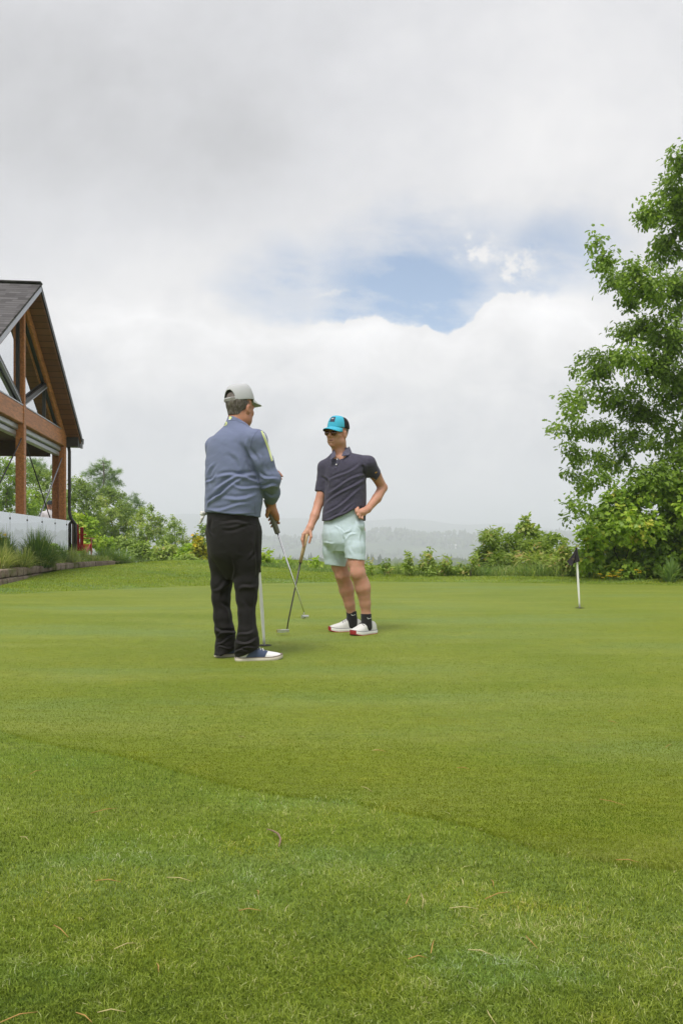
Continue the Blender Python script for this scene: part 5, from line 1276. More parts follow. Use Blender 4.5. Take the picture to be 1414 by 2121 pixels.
# ================================================================ the golfer seen from behind
YA = 5.17
def A_(px, py, dy=0.0): return np.array(P(px, py, YA + dy))
rA = np.array([.755, -.656, 0.0]); fA = np.array([.656, .755, 0.0])
SK_A = skin_mat("tanned_skin", (.40, .19, .115), (.46, .205, .13))
HA = A_(497, 846, .03); HMA = frame(31, -4, 0)
sh_r, el_r, wr_r = A_(531, 912, -.11), A_(560, 994, -.08), A_(561, 1040, .10)
sh_l, el_l, wr_l = A_(446, 923, .13), A_(446, 984, .22), A_(530, 988, .36)
baseA = np.array([A_(495, 1366)[0], YA, 0.0])
# putter first, so the hand can close on it
gA0, gA1 = A_(551, 1035, .09), A_(574.5, 1103, .185)
gdir = unit((gA1 - gA0)[None])[0]; sA1 = A_(629, 1266, .395); hA = A_(629.5, 1272, .405)
pt = empty("putter", Vector(gA0), "chrome shafted putter with fat grey grip held by the man in the blue pullover", "putter")
m = MB(); m.bar(Vector(gA0), Vector(gA1), .0165, .0165, up=(1, -.6, 0), bev=.008); m.build("grip", M_GREYGRIP, pt, False)
m = MB(); m.tube([Vector(gA1), Vector(gA1 + gdir * .004)], [.0175, .0175], 12); m.build("grip_collar", M_BLACKR, pt)
m = MB(); m.tube([Vector(gA1 - gdir * .01), Vector(sA1), Vector(hA)], [.0062, .0048, .0048], 10); m.build("shaft", M_CHROME, pt, True)
hx_ = Vector((.86, .45, -.05)).normalized(); hy_ = Vector((-.45, .86, 0)).normalized(); hc = Vector(A_(631.5, 1277.5, .41))
m = MB(); m.box(hc, hy_, hx_.cross(hy_), hx_, .013, .0125, .024, .006); hd = m.build("head", M_STEEL, pt)
m = MB(); m.box(hc - hy_ * .020 - Vector((0, 0, .004)), hx_, hy_, (0, 0, 1), .016, .012, .006, .003); m.build("flange", M_CHROME, hd)

fd = Field(baseA + np.array([-.42, -.42, -.02]), baseA + np.array([.40, .62, 1.86]), .0042)
head_sdf(fd, HA, HMA, 1.0, A_(488, 884, .0), .060)
tors = [(A_(490, 884), .075, .07), (A_(483, 905), .13, .085), (A_(480, 930), .155, .10), (A_(482, 1000), .155, .12), (A_(482, 1075), .16, .12)]
fd.loft(tors, rA, .02)
fd.cone(A_(490, 896), sh_r, .045, .05, .03); fd.cone(A_(488, 896, .03), sh_l, .045, .05, .03)
fd.chain([sh_r, el_r, wr_r], [.048, .040, .029], .02); fd.chain([sh_l, el_l, wr_l], [.048, .040, .030], .02)
fd.chain([A_(508, 1085, -.02), A_(511, 1225, -.03), A_(512, 1338, -.03)], [.085, .05, .033], .03); fd.chain([A_(460, 1085, .05), A_(459, 1228, .08), A_(466, 1334, .09)], [.085, .05, .033], .03)
# right hand closed on the grip: back of the hand to the right, thumb and fingertips to the left
gp = lambda t_: gA0 + (gA1 - gA0) * t_
side = unit(np.cross(gdir, np.array([0, 1, 0]))[None])[0]; side = side if side[0] > 0 else -side        # to the right of the grip, as we look
near = np.cross(side, gdir); near = near if near[1] < 0 else -near                                       # towards us
kn = gp(.52) + side * .030 + near * .002
fd.cone(wr_r, gp(.30) + side * .018, .029, .027, .02); fd.cone(gp(.28) + side * .016, gp(.50) + side * .026, .026, .021, .02); fd.cone(gp(.40) + side * .026 + near * .012, gp(.62) + side * .028, .018, .017, .02)
for i, (t_, rr, reach) in enumerate([(.44, .0096, 1.0), (.55, .0098, 1.05), (.66, .0094, 1.0), (.755, .0086, .85)]):
    k0 = gp(t_) + side * .030 - near * .004; k1 = gp(t_ + .02) + side * .014 - near * .030; k2 = gp(t_ + .03) - side * .016 - near * .026 * reach; k3 = gp(t_ + .03) - side * .026 + near * .002
    fd.chain([k0, k1, k2, k3], [rr * 1.12, rr, rr * .92, rr * .8], .004)
fd.chain([gp(.22) + side * .012 + near * .018, gp(.27) - side * .010 + near * .022, gp(.40) - side * .027 + near * .018, gp(.47) - side * .030 + near * .012], [.015, .0125, .0110, .0090], .008)
# left hand in front of the chest, fingertips showing past the sleeve
lh = wr_l; ld = unit((A_(572, 981, .33) - wr_l)[None])[0]
fd.cone(lh, lh + ld * .07, .030, .026, .02, sq=((0, 1, 0), .7))
for i, (dz, ln, rr) in enumerate([(.026, .094, .0092), (.009, .108, .0094), (-.009, .102, .0092), (-.026, .084, .0084)]):
    b0 = lh + ld * .085 + np.array([0, 0, dz]); fd.chain([b0, b0 + ld * ln * .5, b0 + ld * ln * .85 + np.array([0, -.012, -.018]), b0 + ld * ln * 1.0 + np.array([0, -.02, -.036])], [rr, rr, rr * .9, rr * .78], .004)
fd.chain([lh + ld * .02 + np.array([0, -.01, .028]), lh + ld * .055 + np.array([0, -.015, .050]), lh + ld * .085 + np.array([0, -.015, .056])], [.014, .0115, .009], .006)
me = fd.mesh("person", 2); mouth_shade_attr(me, HA, HMA)
shift(me, baseA)
manA = link("person", me, SK_A); manA.location = Vector(baseA)
tag(manA, "man seen from behind in grey cap, blue pullover and black trousers, holding a putter", "person")

# pullover
M_SWEAT = cloth_mat("blue_pullover", (.150, .177, .285), .06, 600, .9, .10)
fd = Field(A_(395, 1110)[:3] * [1, 0, 1] + np.array([0, YA - .36, 0]), np.array([A_(620, 1110)[0], YA + .60, A_(480, 850)[2]]), .0045)
ts = [(A_(490, 879, .0), .062, .062), (A_(489, 886), .085, .075), (A_(485, 897), .130, .098), (A_(481, 912), .165, .118), (A_(479, 932), .178, .128), (A_(479, 955), .186, .136), (A_(481, 985), .190, .146), (A_(484, 1015), .196, .156), (A_(484, 1042), .200, .158), (A_(482, 1064), .194, .152), (A_(482, 1082), .190, .150)]
fd.loft(ts, rA, 0, 2.35)
fd.cone(A_(493, 897, -.02), sh_r + np.array([0, 0, -.004]), .055, .063, .05); fd.cone(A_(485, 897, .03), sh_l + np.array([0, 0, -.004]), .055, .060, .05)
fd.chain([sh_r, A_(545, 955, -.10), el_r, A_(563, 1020, .02), A_(562, 1031, .06)], [.066, .063, .061, .050, .044], .03)
fd.chain([sh_l, el_l, wr_l + np.array([.02, 0, 0])], [.060, .060, .044], .03)
fd.cone(A_(562, 1029, .055), A_(561.5, 1036, .085), .037, .036, .008)
# stand collar
HEMN = np.array([-.10, 0, -1.0]); fd.plane(A_(482, 1066.5), HEMN * [1, 1, 1])
fd.cone(A_(488, 886, .0), A_(494, 866, .012), .072, .066, .012)
fd.cone(A_(494, 862, .012) + np.array([.003, .003, .03]), A_(493, 872, .01), .0605, .0605, 0, 'sub')
fd.plane(A_(478, 861, -.03), np.array([.50, .20, 1.0]))
fd.hollow(A_(561.5, 1038, .088), unit((wr_r - el_r)[None])[0], .030, .02)
fd.cutend(wr_l + (wr_l - el_l) * .06, wr_l - el_l, .075, .20)
me = fd.mesh("pullover", 2)
creases(me, YA, [(448, 1016, 535, 985, .011, .012), (434, 1042, 520, 995, .010, .011), (430, 1052, 470, 1022, .008, .010), (455, 990, 538, 998, .009, .011), (500, 925, 541, 990, -.009, .016), (515, 918, 532, 965, .008, .012),
                 (445, 960, 430, 1005, .007, .012), (432, 1005, 455, 985, .007, .010), (470, 1040, 535, 1030, .007, .012), (440, 1058, 520, 1050, .005, .010), (490, 1010, 540, 1018, .006, .010), (480, 945, 505, 985, -.005, .016),
                 (540, 985, 576, 1000, .006, .009), (541, 1008, 578, 1014, .008, .009), (545, 1024, 574, 1028, .005, .007), (538, 950, 558, 985, .005, .012), (426, 1062, 535, 1068, -.0035, .005)], .0035, (7, 10), 3)
pull = link("pullover", me, M_SWEAT, manA)
M_LIME_TRIM = cloth_mat("lime_trim", (.62, .68, .30), .08)
M_WHITE_TRIM = cloth_mat("white_trim", (.72, .74, .74), .05)
def on_surface(me_obj, px, py, off=.003):
    """point of a mesh hit by going away from us through a photo pixel"""
    mw = me_obj.matrix_world if False else Matrix.Identity(4)
    o = Vector((0, 0, CAMZ)); d = (P(px, py, 5.0) - o).normalized()
    return None
from mathutils.bvhtree import BVHTree
def bvh(me_):
    v, _ = verts_of(me_); return BVHTree.FromPolygons([tuple(p) for p in v], [tuple(p.vertices) for p in me_.polygons])
def project(tree, px, py, off=.003):
    o = Vector((0, 0, CAMZ)); d = (P(px, py, 5.0) - o).normalized(); h = tree.ray_cast(o, d)
    return None if h[0] is None else h[0] + h[1] * off
def ribbon(tree, pts, wid, mat, name, parent, n=14, off=.0025):
    """narrow tape laid on a mesh along photo pixels; wid in pixels"""
    mb = MB(); L_, R_ = [], []
    P0 = np.array(pts, float); s_ = np.linspace(0, 1, len(P0)); tt = np.linspace(0, 1, n)
    xs = np.interp(tt, s_, P0[:, 0]); ys = np.interp(tt, s_, P0[:, 1])
    for i in range(n):
        dx, dy = xs[min(i + 1, n - 1)] - xs[max(i - 1, 0)], ys[min(i + 1, n - 1)] - ys[max(i - 1, 0)]; q = math.hypot(dx, dy); nx_, ny_ = -dy / q * wid / 2, dx / q * wid / 2
        a, b = project(tree, xs[i] + nx_, ys[i] + ny_, off), project(tree, xs[i] - nx_, ys[i] - ny_, off)
        if a is not None and b is not None and abs(a.y - b.y) < .06: L_.append(a); R_.append(b)
    if len(L_) < 2: return None
    mb.add(L_ + R_, [(i, i + 1, len(L_) + i + 1, len(L_) + i) for i in range(len(L_) - 1)]); return mb.build(name, mat, parent, True)
tA = bvh(me)
ribbon(tA, [(541.5, 893), (549, 912), (557, 934), (563, 955)], 3.2, M_LIME_TRIM, "sleeve_stripe", pull)
ribbon(tA, [(544.5, 893), (552, 912), (559.5, 934), (564.5, 953)], 1.6, M_WHITE_TRIM, "sleeve_stripe", pull)
ribbon(tA, [(480, 860), (476.5, 868)], 5.0, M_LIME_TRIM, "collar_tab", pull, 6)
ribbon(tA, [(478, 868.5), (474, 869.5)], 2.0, M_WHITE_TRIM, "collar_tab", pull, 5)
M_SEAMB = cloth_mat("pullover_seam", (.085, .10, .165), .05)
ribbon(tA, [(537, 889.5), (528, 899), (521.5, 912), (519, 929)], .8, M_SEAMB, "armhole_seam", pull, 20, .0012)
ribbon(tA, [(527, 1040), (528, 1055), (529, 1066)], .6, M_SEAMB, "side_seam", pull, 10, .0012)
ribbon(tA, [(475, 871.5), (488, 871.5), (502, 876), (513, 882)], .7, M_SEAMB, "collar_seam", pull, 16, .0012)
lg = [(463.5, 881), (463, 877), (466, 874.5), (470, 874.5), (471, 877), (469, 880.5), (465, 881.5)]
ribbon(tA, lg, 1.5, M_LIME_TRIM, "emblem", pull, 18); ribbon(tA, [(468.5, 875.5), (467.5, 879)], 1.4, M_LIME_TRIM, "emblem", pull, 5)
ribbon(tA, [(425.5, 1059.5), (455, 1062), (490, 1063.5), (520, 1067), (537, 1071.5)], .8, cloth_mat("hem_stitch", (.10, .13, .22), .05), "hem_seam", pull, 30, .0015)

# trousers
M_TROU = cloth_mat("black_trousers", (.0125, .0110, .0118), .12, 900, .65, .035)
fd = Field(np.array([A_(405, 1380)[0], YA - .30, .02]), np.array([A_(570, 1380)[0], YA + .34, A_(480, 1045)[2]]), .0045)
fd.loft([(A_(482, 1052), .176, .138), (A_(482, 1075), .180, .142), (A_(483, 1100), .184, .150), (A_(485, 1125), .178, .148), (A_(485, 1150), .168, .132), (A_(486, 1180), .125, .085), (A_(487, 1200), .07, .045)], rA, 0, 2.3)
fd.chain([A_(508, 1105, -.03), A_(511, 1160, -.04), A_(510.5, 1210, -.04), A_(511, 1238, -.04), A_(511, 1270, -.05), A_(512, 1288, -.05), A_(513, 1312, -.05), A_(512, 1332, -.04), A_(507, 1352, -.04)], [.104, .090, .074, .064, .051, .050, .061, .073, .066], .03)
fd.chain([A_(459, 1105, .06), A_(460, 1160, .08), A_(459.5, 1210, .08), A_(458, 1238, .08), A_(461, 1278, .08), A_(465, 1305, .08), A_(468, 1316, .09), A_(467, 1334, .09), A_(461, 1358, .07)], [.100, .083, .066, .056, .057, .060, .054, .060, .055], .03)
xm_ = A_(484.5, 1340)[0]; dz_ = []
for pt_, nn_ in ((A_(447, 1361, .08), np.array([.38, 0, -1.0])), (A_(487, 1362, -.05), np.array([.40, .10, -1.0]))):
    nn_ = nn_ / np.linalg.norm(nn_); dz_.append((fd.ax[0][:, None, None] - pt_[0]) * nn_[0] + (fd.ax[1][None, :, None] - pt_[1]) * nn_[1] + (fd.ax[2][None, None, :] - pt_[2]) * nn_[2])
fd.f = np.maximum(fd.f, np.where(fd.ax[0][:, None, None] < xm_, dz_[0], dz_[1]).astype(np.float32))
me = fd.mesh("trousers", 2)
creases(me, YA, [(440, 1300, 484, 1318, .008, .009), (449, 1318, 487, 1308, .008, .008), (447, 1334, 486, 1322, .008, .008), (489, 1330, 536, 1322, .009, .009), (492, 1342, 535, 1338, .008, .007), (494, 1318, 530, 1300, .007, .009),
                 (486, 1348, 520, 1344, .006, .007), (450, 1345, 480, 1340, .006, .006), (440, 1225, 476, 1205, .006, .012), (476, 1200, 452, 1240, .006, .012), (500, 1222, 535, 1208, .006, .012), (535, 1100, 525, 1200, .006, .009), (530, 1120, 520, 1160, .005, .008),
                 (486, 1150, 480, 1205, -.006, .010), (460, 1082, 520, 1090, .004, .010), (432, 1075, 440, 1110, .006, .010), (465, 1098, 530, 1092, -.004, .01), (505, 1240, 520, 1290, .004, .014), (455, 1250, 475, 1290, .005, .012)], .003, (8, 9), 9)
trA = link("trousers", me, M_TROU, manA); tT = bvh(me); M_TSEAM = cloth_mat("trouser_seam", (.030, .028, .030), .1, 900)
ribbon(tT, [(503, 1082), (518, 1083.5), (530, 1087)], 1.2, M_TSEAM, "pocket_welt", trA, 12, .002)
ribbon(tT, [(445, 1078), (458, 1080), (470, 1081)], 1.0, M_TSEAM, "pocket_welt", trA, 12, .002)
ribbon(tT, [(533.5, 1075), (536.5, 1110), (536, 1150), (531.5, 1200), (526, 1250), (523, 1290), (526, 1325)], .7, M_TSEAM, "side_seam", trA, 40, .0015)
# shoes
M_WLEATHER = simple("white_leather", (.74, .74, .74), .42, 0, .5, .04, 40, .15, 300)
M_NAVY = simple("navy_leather", (.035, .055, .115), .5, 0, .5, .15, 50, .3, 300)
M_SOLE = simple("ivory_rubber", (.58, .53, .45), .7, 0, .3, .1, 30, .3, 200)
M_WELT = simple("brown_welt", (.20, .16, .13), .8, 0, .3, .2, 60)
M_LACE = simple("white_lace", (.75, .75, .74), .8, 0, .2, .05, 200)
hp = A_(489, 1370, 0); heelR = np.array([Gd(488.5, 1369.5).x, Gd(488.5, 1369.5).y, 0.0])
shoe(heelR, 74, .300, manA, M_WLEATHER, M_SOLE, M_LACE, M_NAVY, M_WELT)
hl_ = Gd(447.5, 1362); shoe(np.array([hl_.x, hl_.y, 0]), 62, .295, manA, M_WLEATHER, M_SOLE, M_LACE, M_NAVY, M_WELT)
# cap
M_CAPG = cloth_mat("grey_cap", (.45, .458, .48), .08, 500, .85, .1)
CM = frame(36, 8, 2); cc = np.array(A_(496, 830.5, .03))
cap = dome("cap", cc, CM, .0885, .107, .110, M_CAPG, manA, hole=(34, .46, .12), front_lift=.12, n=120, m=40)
brim("brim", cc, CM, .087, .104, .076, M_CAPG, cap, droop=.55, z0=.004, curve=.016)
m = MB(); m.tube([Vector(loc(cc, CM, 0, 0, .107)), Vector(loc(cc, CM, 0, 0, .113))], [.008, .005], 10); m.build("cap_button", M_CAPG, cap, True)
sb = MB(); n = 14; row = []
for k in range(n + 1):
    th = R(180 - 34 + 68 * k / n); row.append((loc(cc, CM, math.sin(th) * .0910, math.cos(th) * .1105, -.002), loc(cc, CM, math.sin(th) * .0905, math.cos(th) * .1098, .014)))
sb.add([p[0] for p in row] + [p[1] for p in row], [(k, k + 1, n + 2 + k, n + 1 + k) for k in range(n)]); sb.build("strap", simple("grey_strap", (.24, .235, .22), .7), cap)
# hair: short grey at the back and sides
def hair_mat():
    m_, t_, bs = new_mat("grey_brown_hair"); tc = t_.n('ShaderNodeTexCoord').outputs['Object']
    mp = t_.n('ShaderNodeMapping'); t_.lk(tc, mp.inputs[0]); mp.inputs['Scale'].default_value = (260, 260, 22)
    a = t_.noise(mp.outputs[0], 1.0, 4, .7).outputs[0]
    t_.lk(t_.ramp(a, [(.3, (.035, .026, .022)), (.5, (.10, .078, .066)), (.66, (.27, .24, .22))]), bs.inputs['Base Color']); bs.inputs['Roughness'].default_value = .6
    bp = t_.n('ShaderNodeBump'); bp.inputs['Strength'].default_value = .8; bp.inputs['Distance'].default_value = .004; t_.lk(a, bp.inputs['Height']); t_.lk(bp.outputs[0], bs.inputs['Normal']); return m_
M_HAIR = hair_mat()
def hair(c, M, parent, low=-.060, thick=.006, front=.030, s=1.0):
    f2_ = Field(np.array(c) - .16, np.array(c) + .16, .004)
    f2_.ell(loc(c, M, 0, -.014 * s, .034 * s), np.array([.075 + thick, .097 + thick, .088 + thick]) * s, M, 0); f2_.cone(loc(c, M, 0, -.036, -.01), loc(c, M, 0, -.042, -.060), .0575, .048, .02)
    f2_.plane(loc(c, M, 0, -.03, low), -M[2] * 1.0 + M[1] * .0); f2_.plane(loc(c, M, 0, front, -.02), M[1] * 1.0 + M[2] * .55)
    # clear the ears
    for sx in (-1, 1): f2_.cone(loc(c, M, sx * .10, .004, -.014), loc(c, M, sx * .068, .004, -.014), .026, .022, 0, 'sub')
    me_ = f2_.mesh("hair", 2); V, Nn = verts_of(me_)
    ang = np.arctan2((V - c) @ M[0], (V - c) @ M[1]); dsp = .0022 * (vnoise(ang * 40, V[:, 2] * 25, 5) - .5) * 2
    me_.vertices.foreach_set('co', (V + Nn * dsp[:, None]).astype(np.float32).ravel()); me_.update(); return link("hair", me_, M_HAIR, parent)
hair(HA, HMA, manA, low=-.058, thick=.0012)
# glove tucked in the back pocket
M_GLOVE = simple("white_glove", (.66, .655, .63), .7, 0, .3, .08, 40, .3, 250)
g0 = A_(425.5, 1060, .07); gf = Field(g0 - .13, g0 + .10, .003)
gf.cone(g0 + np.array([.02, .01, .0]), A_(421, 1064, .05), .016, .014, .01)
for (px, py, rr) in [(416.5, 1060, .0085), (415.5, 1065, .008), (417, 1080, .008), (414.5, 1083, .0085)]:
    gf.chain([A_(423, 1063, .055), A_((px + 422) / 2, (py + 1063) / 2 + 1, .04), A_(px, py, .045)], [rr * 1.2, rr, rr * .85], .005)
me = gf.mesh("golf_glove", 1); shift(me, g0); o = link("golf_glove", me, M_GLOVE); o.location = Vector(g0); tag(o, "white golf glove hanging out of the back pocket of the black trousers", "glove")
# ================================================================ the golfer facing us
YB = 6.66
def B_(px, py, dy=0.0): return np.array(P(px, py, YB + dy))
fB = np.array([-.36, -.933, 0]); lB = np.array([.933, -.36, 0])          # facing, and his left (our right)
SK_B = skin_mat("weathered_skin", (.49, .262, .178), (.54, .262, .190))
HMB = frame(180 + 34, -3, 5); HB = B_(698.5, 896.5, .0)
baseB = np.array([B_(727, 1312)[0], YB, 0.0])
s1, e1, w1 = B_(673, 968, .06), B_(660, 1043, .03), B_(642, 1093, -.07)
s2, e2, w2 = B_(762, 960, -.06), B_(792, 1010, .07), B_(761, 1055, -.08)
# putter
g0, g1 = B_(635.5, 1106, -.10), B_(622, 1165, -.10); gd = unit((g1 - g0)[None])[0]; sh1 = B_(597.5, 1284, -.105); nk = B_(594.5, 1303, -.105)
pb_ = empty("putter", Vector(g0), "dark shafted putter with tan grip held by the man in mint shorts", "putter")
m = MB(); m.tube([Vector(g0), Vector(g0 + (g1 - g0) * .5), Vector(g1)], [.0165, .0155, .0135], 12); m.build("grip", M_TANGRIP, pb_, True)
m = MB(); m.tube([Vector(g1), Vector(g1 + gd * .006)], [.0145, .0145], 12); m.build("grip_collar", M_BLACKR, pb_)
m = MB(); m.tube([Vector(g1), Vector(sh1), Vector(nk)], [.0075, .0055, .0055], 10); m.build("shaft", M_GRAPH, pb_, True)
hc = Vector(B_(586, 1306.5, -.105)); hx_ = Vector((-.93, -.36, 0)).normalized(); hy_ = Vector((.36, -.93, 0)).normalized()
m = MB()
prof = [(-.050, -.012), (-.050, .012), (-.030, .022), (.0, .030), (.030, .026), (.050, .012), (.050, -.012)]
m.prism([hc + hx_ * a + hy_ * b + Vector((0, 0, -.012)) for a, b in prof], (0, 0, .022)); hd = m.build("head", M_STEEL, pb_)
m = MB(); m.prism([hc + hx_ * a + hy_ * b + Vector((0, 0, -.0125)) for a, b in [(.018, .016), (.044, .012), (.052, -.010), (.030, -.013)]], (0, 0, .023)); m.build("head_insert", simple("copper_insert", (.25, .10, .06), .4, .4), hd)

fd = Field(baseB + np.array([-.50, -.42, -.02]), baseB + np.array([.36, .42, 1.86]), .0042)
head_sdf(fd, HB, HMB, 1.0, B_(704, 948, .03), .060)
fd.loft([(B_(705, 946), .07, .07), (B_(712, 965), .15, .09), (B_(714, 1000), .15, .10), (B_(713, 1085), .135, .095)], lB, .02)
fd.cone(B_(708, 953), s1, .045, .05, .03); fd.cone(B_(708, 953), s2, .045, .05, .03)
fd.chain([s1, B_(668, 1010, .05), e1, B_(652, 1068, -.02), w1], [.046, .0410, .0385, .0375, .0275], .015)
fd.chain([s2, B_(778, 985, .01), e2, B_(780, 1032, .0), w2], [.048, .0455, .0395, .039, .028], .015)
# legs, bare from the shorts to the socks
fd.chain([B_(691, 1100, .06), B_(703, 1172, .09), B_(709, 1192, .10), B_(717, 1222, .14), B_(724, 1252, .16), B_(728.5, 1275, .185), B_(729, 1292, .19)], [.088, .066, .0600, .0585, .0430, .0385, .038], .02)
fd.chain([B_(734, 1098, -.05), B_(737, 1165, -.09), B_(741, 1187, -.10), B_(750.5, 1218, -.075), B_(756, 1250, -.05), B_(758, 1276, -.035), B_(759, 1298, -.03)], [.088, .066, .0605, .0600, .0440, .0385, .040], .02)
fd.ell(B_(703.5, 1190, .045), (.026, .014, .036), None, .045); fd.ell(B_(735, 1186, -.142), (.026, .014, .036), None, .045)     # kneecaps
fd.ell(B_(722, 1220, .17), (.028, .034, .085), None, .05); fd.ell(B_(755.5, 1216, -.045), (.029, .034, .085), None, .05)          # calves
# right hand over the top of the grip: index finger straight down it, thumb on the other side
fd.cone(w1, B_(635, 1105, -.085), .0275, .027, .02); fd.cone(B_(637, 1102, -.085), B_(630, 1108, -.095), .027, .021, .015)
for pts, rr in [([(628.5, 1106, -.120), (626.5, 1119, -.130), (628.0, 1132, -.128)], .0098), ([(628, 1106, -.098), (624.8, 1117, -.105), (627.0, 1127, -.120)], .0098),
                ([(629, 1107, -.078), (625.5, 1116, -.080), (628, 1124, -.085)], .0094), ([(632, 1108, -.060), (629, 1116, -.062), (631.5, 1122, -.07)], .0085),
                ([(643, 1101, -.098), (644.0, 1112, -.118), (640.5, 1124, -.120)], .0112)]:
    fd.chain([B_(*q) for q in pts], [rr * 1.15, rr, rr * .82], .006)
# left hand slipped into the pocket, knuckles showing
fd.cone(w2, B_(751, 1061, -.125), .028, .030, .02); fd.cone(B_(752, 1060, -.12), B_(744, 1062, -.145), .029, .026, .02)
for pts, rr in [([(741, 1055, -.155), (738.5, 1060, -.165), (742, 1066, -.140)], .0100), ([(742, 1060, -.160), (741, 1067, -.172), (744, 1070, -.130)], .0102), ([(745, 1065, -.158), (744.5, 1072, -.168), (747, 1074, -.120)], .0098),
                ([(750, 1068, -.145), (750, 1074, -.155), (751, 1075, -.115)], .009), ([(741, 1052, -.140), (737, 1056, -.150), (737, 1063, -.150)], .0105)]:
    fd.chain([B_(*q) for q in pts], [rr * 1.1, rr, rr * .85], .006)
me = fd.mesh("person", 2); mouth_shade_attr(me, HB, HMB); shift(me, baseB)
manB = link("person", me, SK_B); manB.location = Vector(baseB)
tag(manB, "man facing us in blue cap, sunglasses, navy polo shirt and mint shorts", "person")

# polo shirt
M_POLO = cloth_mat("navy_polo", (.050, .047, .074), .08, 700, .85, .12, stripes=.011, heather=.5)
fd = Field(np.array([B_(640, 1100)[0], YB - .34, B_(0, 1100)[2]]), np.array([B_(812, 900)[0], YB + .30, B_(0, 915)[2]]), .0045)
fd.loft([(B_(704, 941, .03), .066, .062), (B_(706, 947, .02), .095, .075), (B_(710, 955), .150, .092), (B_(713, 966), .176, .108), (B_(714, 982), .180, .122), (B_(715.5, 1005), .174, .128), (B_(714.5, 1035), .178, .130), (B_(712, 1062), .182, .140), (B_(711, 1105), .186, .148)], lB, 0, 2.3)
fd.cone(B_(695, 951, .03), s1, .046, .058, .045); fd.cone(B_(722, 949, .0), s2, .046, .060, .045)
sl1, sl2 = B_(664, 1019, .052), B_(776, 988, .0)
d1 = unit((e1 - s1)[None])[0]; d2 = unit((e2 - s2)[None])[0]
for a_, b_, r0_, r1_, nn_ in ((s1, sl1, .057, .0500, d1), (s2, sl2, .060, .0585, d2 + np.array([.25, 0, .25]))):
    fs_ = Field(fd.lo, fd.lo + (fd.n - 1) * fd.h, fd.h); fs_.cone(a_, b_ + unit(nn_[None])[0] * .03, r0_, r1_, 0); fs_.plane(b_, nn_); fs_.hollow(b_, nn_, r1_ - .0095, .010)
    k_ = .03; hh_ = np.clip(.5 + .5 * (fs_.f - fd.f) / k_, 0, 1); fd.f = fs_.f * (1 - hh_) + fd.f * hh_ - k_ * hh_ * (1 - hh_)
# hem: pulled up by the hand in the pocket, hanging again beside it
hp0 = B_(666, 1088, 0); hn_ = np.array([.47, 0, -1.0]); hn_ /= np.linalg.norm(hn_)
dh = (fd.ax[0][:, None, None] - hp0[0]) * hn_[0] + (fd.ax[2][None, None, :] - hp0[2]) * hn_[2] + 0 * fd.ax[1][None, :, None]
fd.f = np.maximum(fd.f, np.minimum(dh, (B_(748, 1060)[0] - fd.ax[0][:, None, None]) + 0 * dh).astype(np.float32)); fd.plane(B_(755, 1079), (0, 0, -1))
# neckline
fd.cone(B_(700.5, 933, -.050), B_(700.5, 947, -.088), .048, .008, 0, 'sub'); fd.cone(B_(700.5, 922, -.030), B_(700.5, 937, -.045), .060, .046, 0, 'sub')
me = fd.mesh("polo_shirt", 2)
creases(me, YB, [(683, 1000, 745, 965, .007, .011), (680, 1020, 755, 985, .008, .011), (676, 1045, 757, 990, .009, .011), (672, 1068, 750, 1015, .008, .011), (672, 1082, 735, 1045, .006, .010), (745, 968, 760, 985, -.009, .012), (668, 985, 680, 1010, -.007, .011), (690, 1075, 735, 1050, .006, .009),
                 (700, 945, 696, 975, .004, .006)], .003, (9, 9), 21)
polo = link("polo_shirt", me, M_POLO, manB)
tB = bvh(me)
# collar leaves
M_COLLAR = cloth_mat("navy_collar", (.085, .08, .125), .08, 700)
def patch(pts3, name, mat, parent, thick=.004):
    mb = MB(); a = [Vector(p) for p in pts3]; nrm = (a[1] - a[0]).cross(a[2] - a[0]).normalized(); 
    if nrm.y > 0: nrm = -nrm
    mb.prism(a, nrm * thick); return mb.build(name, mat, parent)
patch([B_(722.5, 925, .035), B_(728, 938, .0), B_(719.5, 943.5, -.085), B_(707, 944.5, -.112), B_(710.5, 936, -.075)], "collar", M_COLLAR, polo)
patch([B_(691.5, 930, -.01), B_(695, 939, -.085), B_(694, 947, -.112), B_(683.5, 953, -.09), B_(686.5, 941, -.06)], "collar", M_COLLAR, polo)
m = MB()
ring_ = [loc(B_(704, 936, .02), np.stack([lB, -fB, [0, 0, 1]]), math.cos(a) * .064, math.sin(a) * .062, 0) for a in np.linspace(-.5, math.pi + .5, 20)]
top_ = [p + np.array([0, 0, .030 + .012 * math.sin(i / 19 * math.pi)]) for i, p in enumerate(ring_)]
m.add([Vector(p) - Vector((0, 0, .02)) for p in ring_] + [Vector(p) for p in top_], [(i, i + 1, 20 + i + 1, 20 + i) for i in range(19)]); m.build("collar_band", M_COLLAR, polo, True)
ribbon(tB, [(699.5, 946), (697, 958), (695.5, 970)], 3.4, M_COLLAR, "placket", polo, 10, .002)
M_BTN = simple("pale_button", (.70, .70, .68), .4)
for px, py in ((698.3, 951.8), (696.8, 962.3)):
    q = project(tB, px, py, .004)
    if q is not None:
        m = MB(); m.tube([q, q + Vector((-.1, -1, .1)).normalized() * .0035], [.0062, .0055], 10); m.build("button", M_BTN, polo)
ribbon(tB, [(776.5, 979.5), (780, 977.5)], 2.4, simple("gold_emblem", (.55, .30, .03), .6), "emblem", polo, 5, .003)

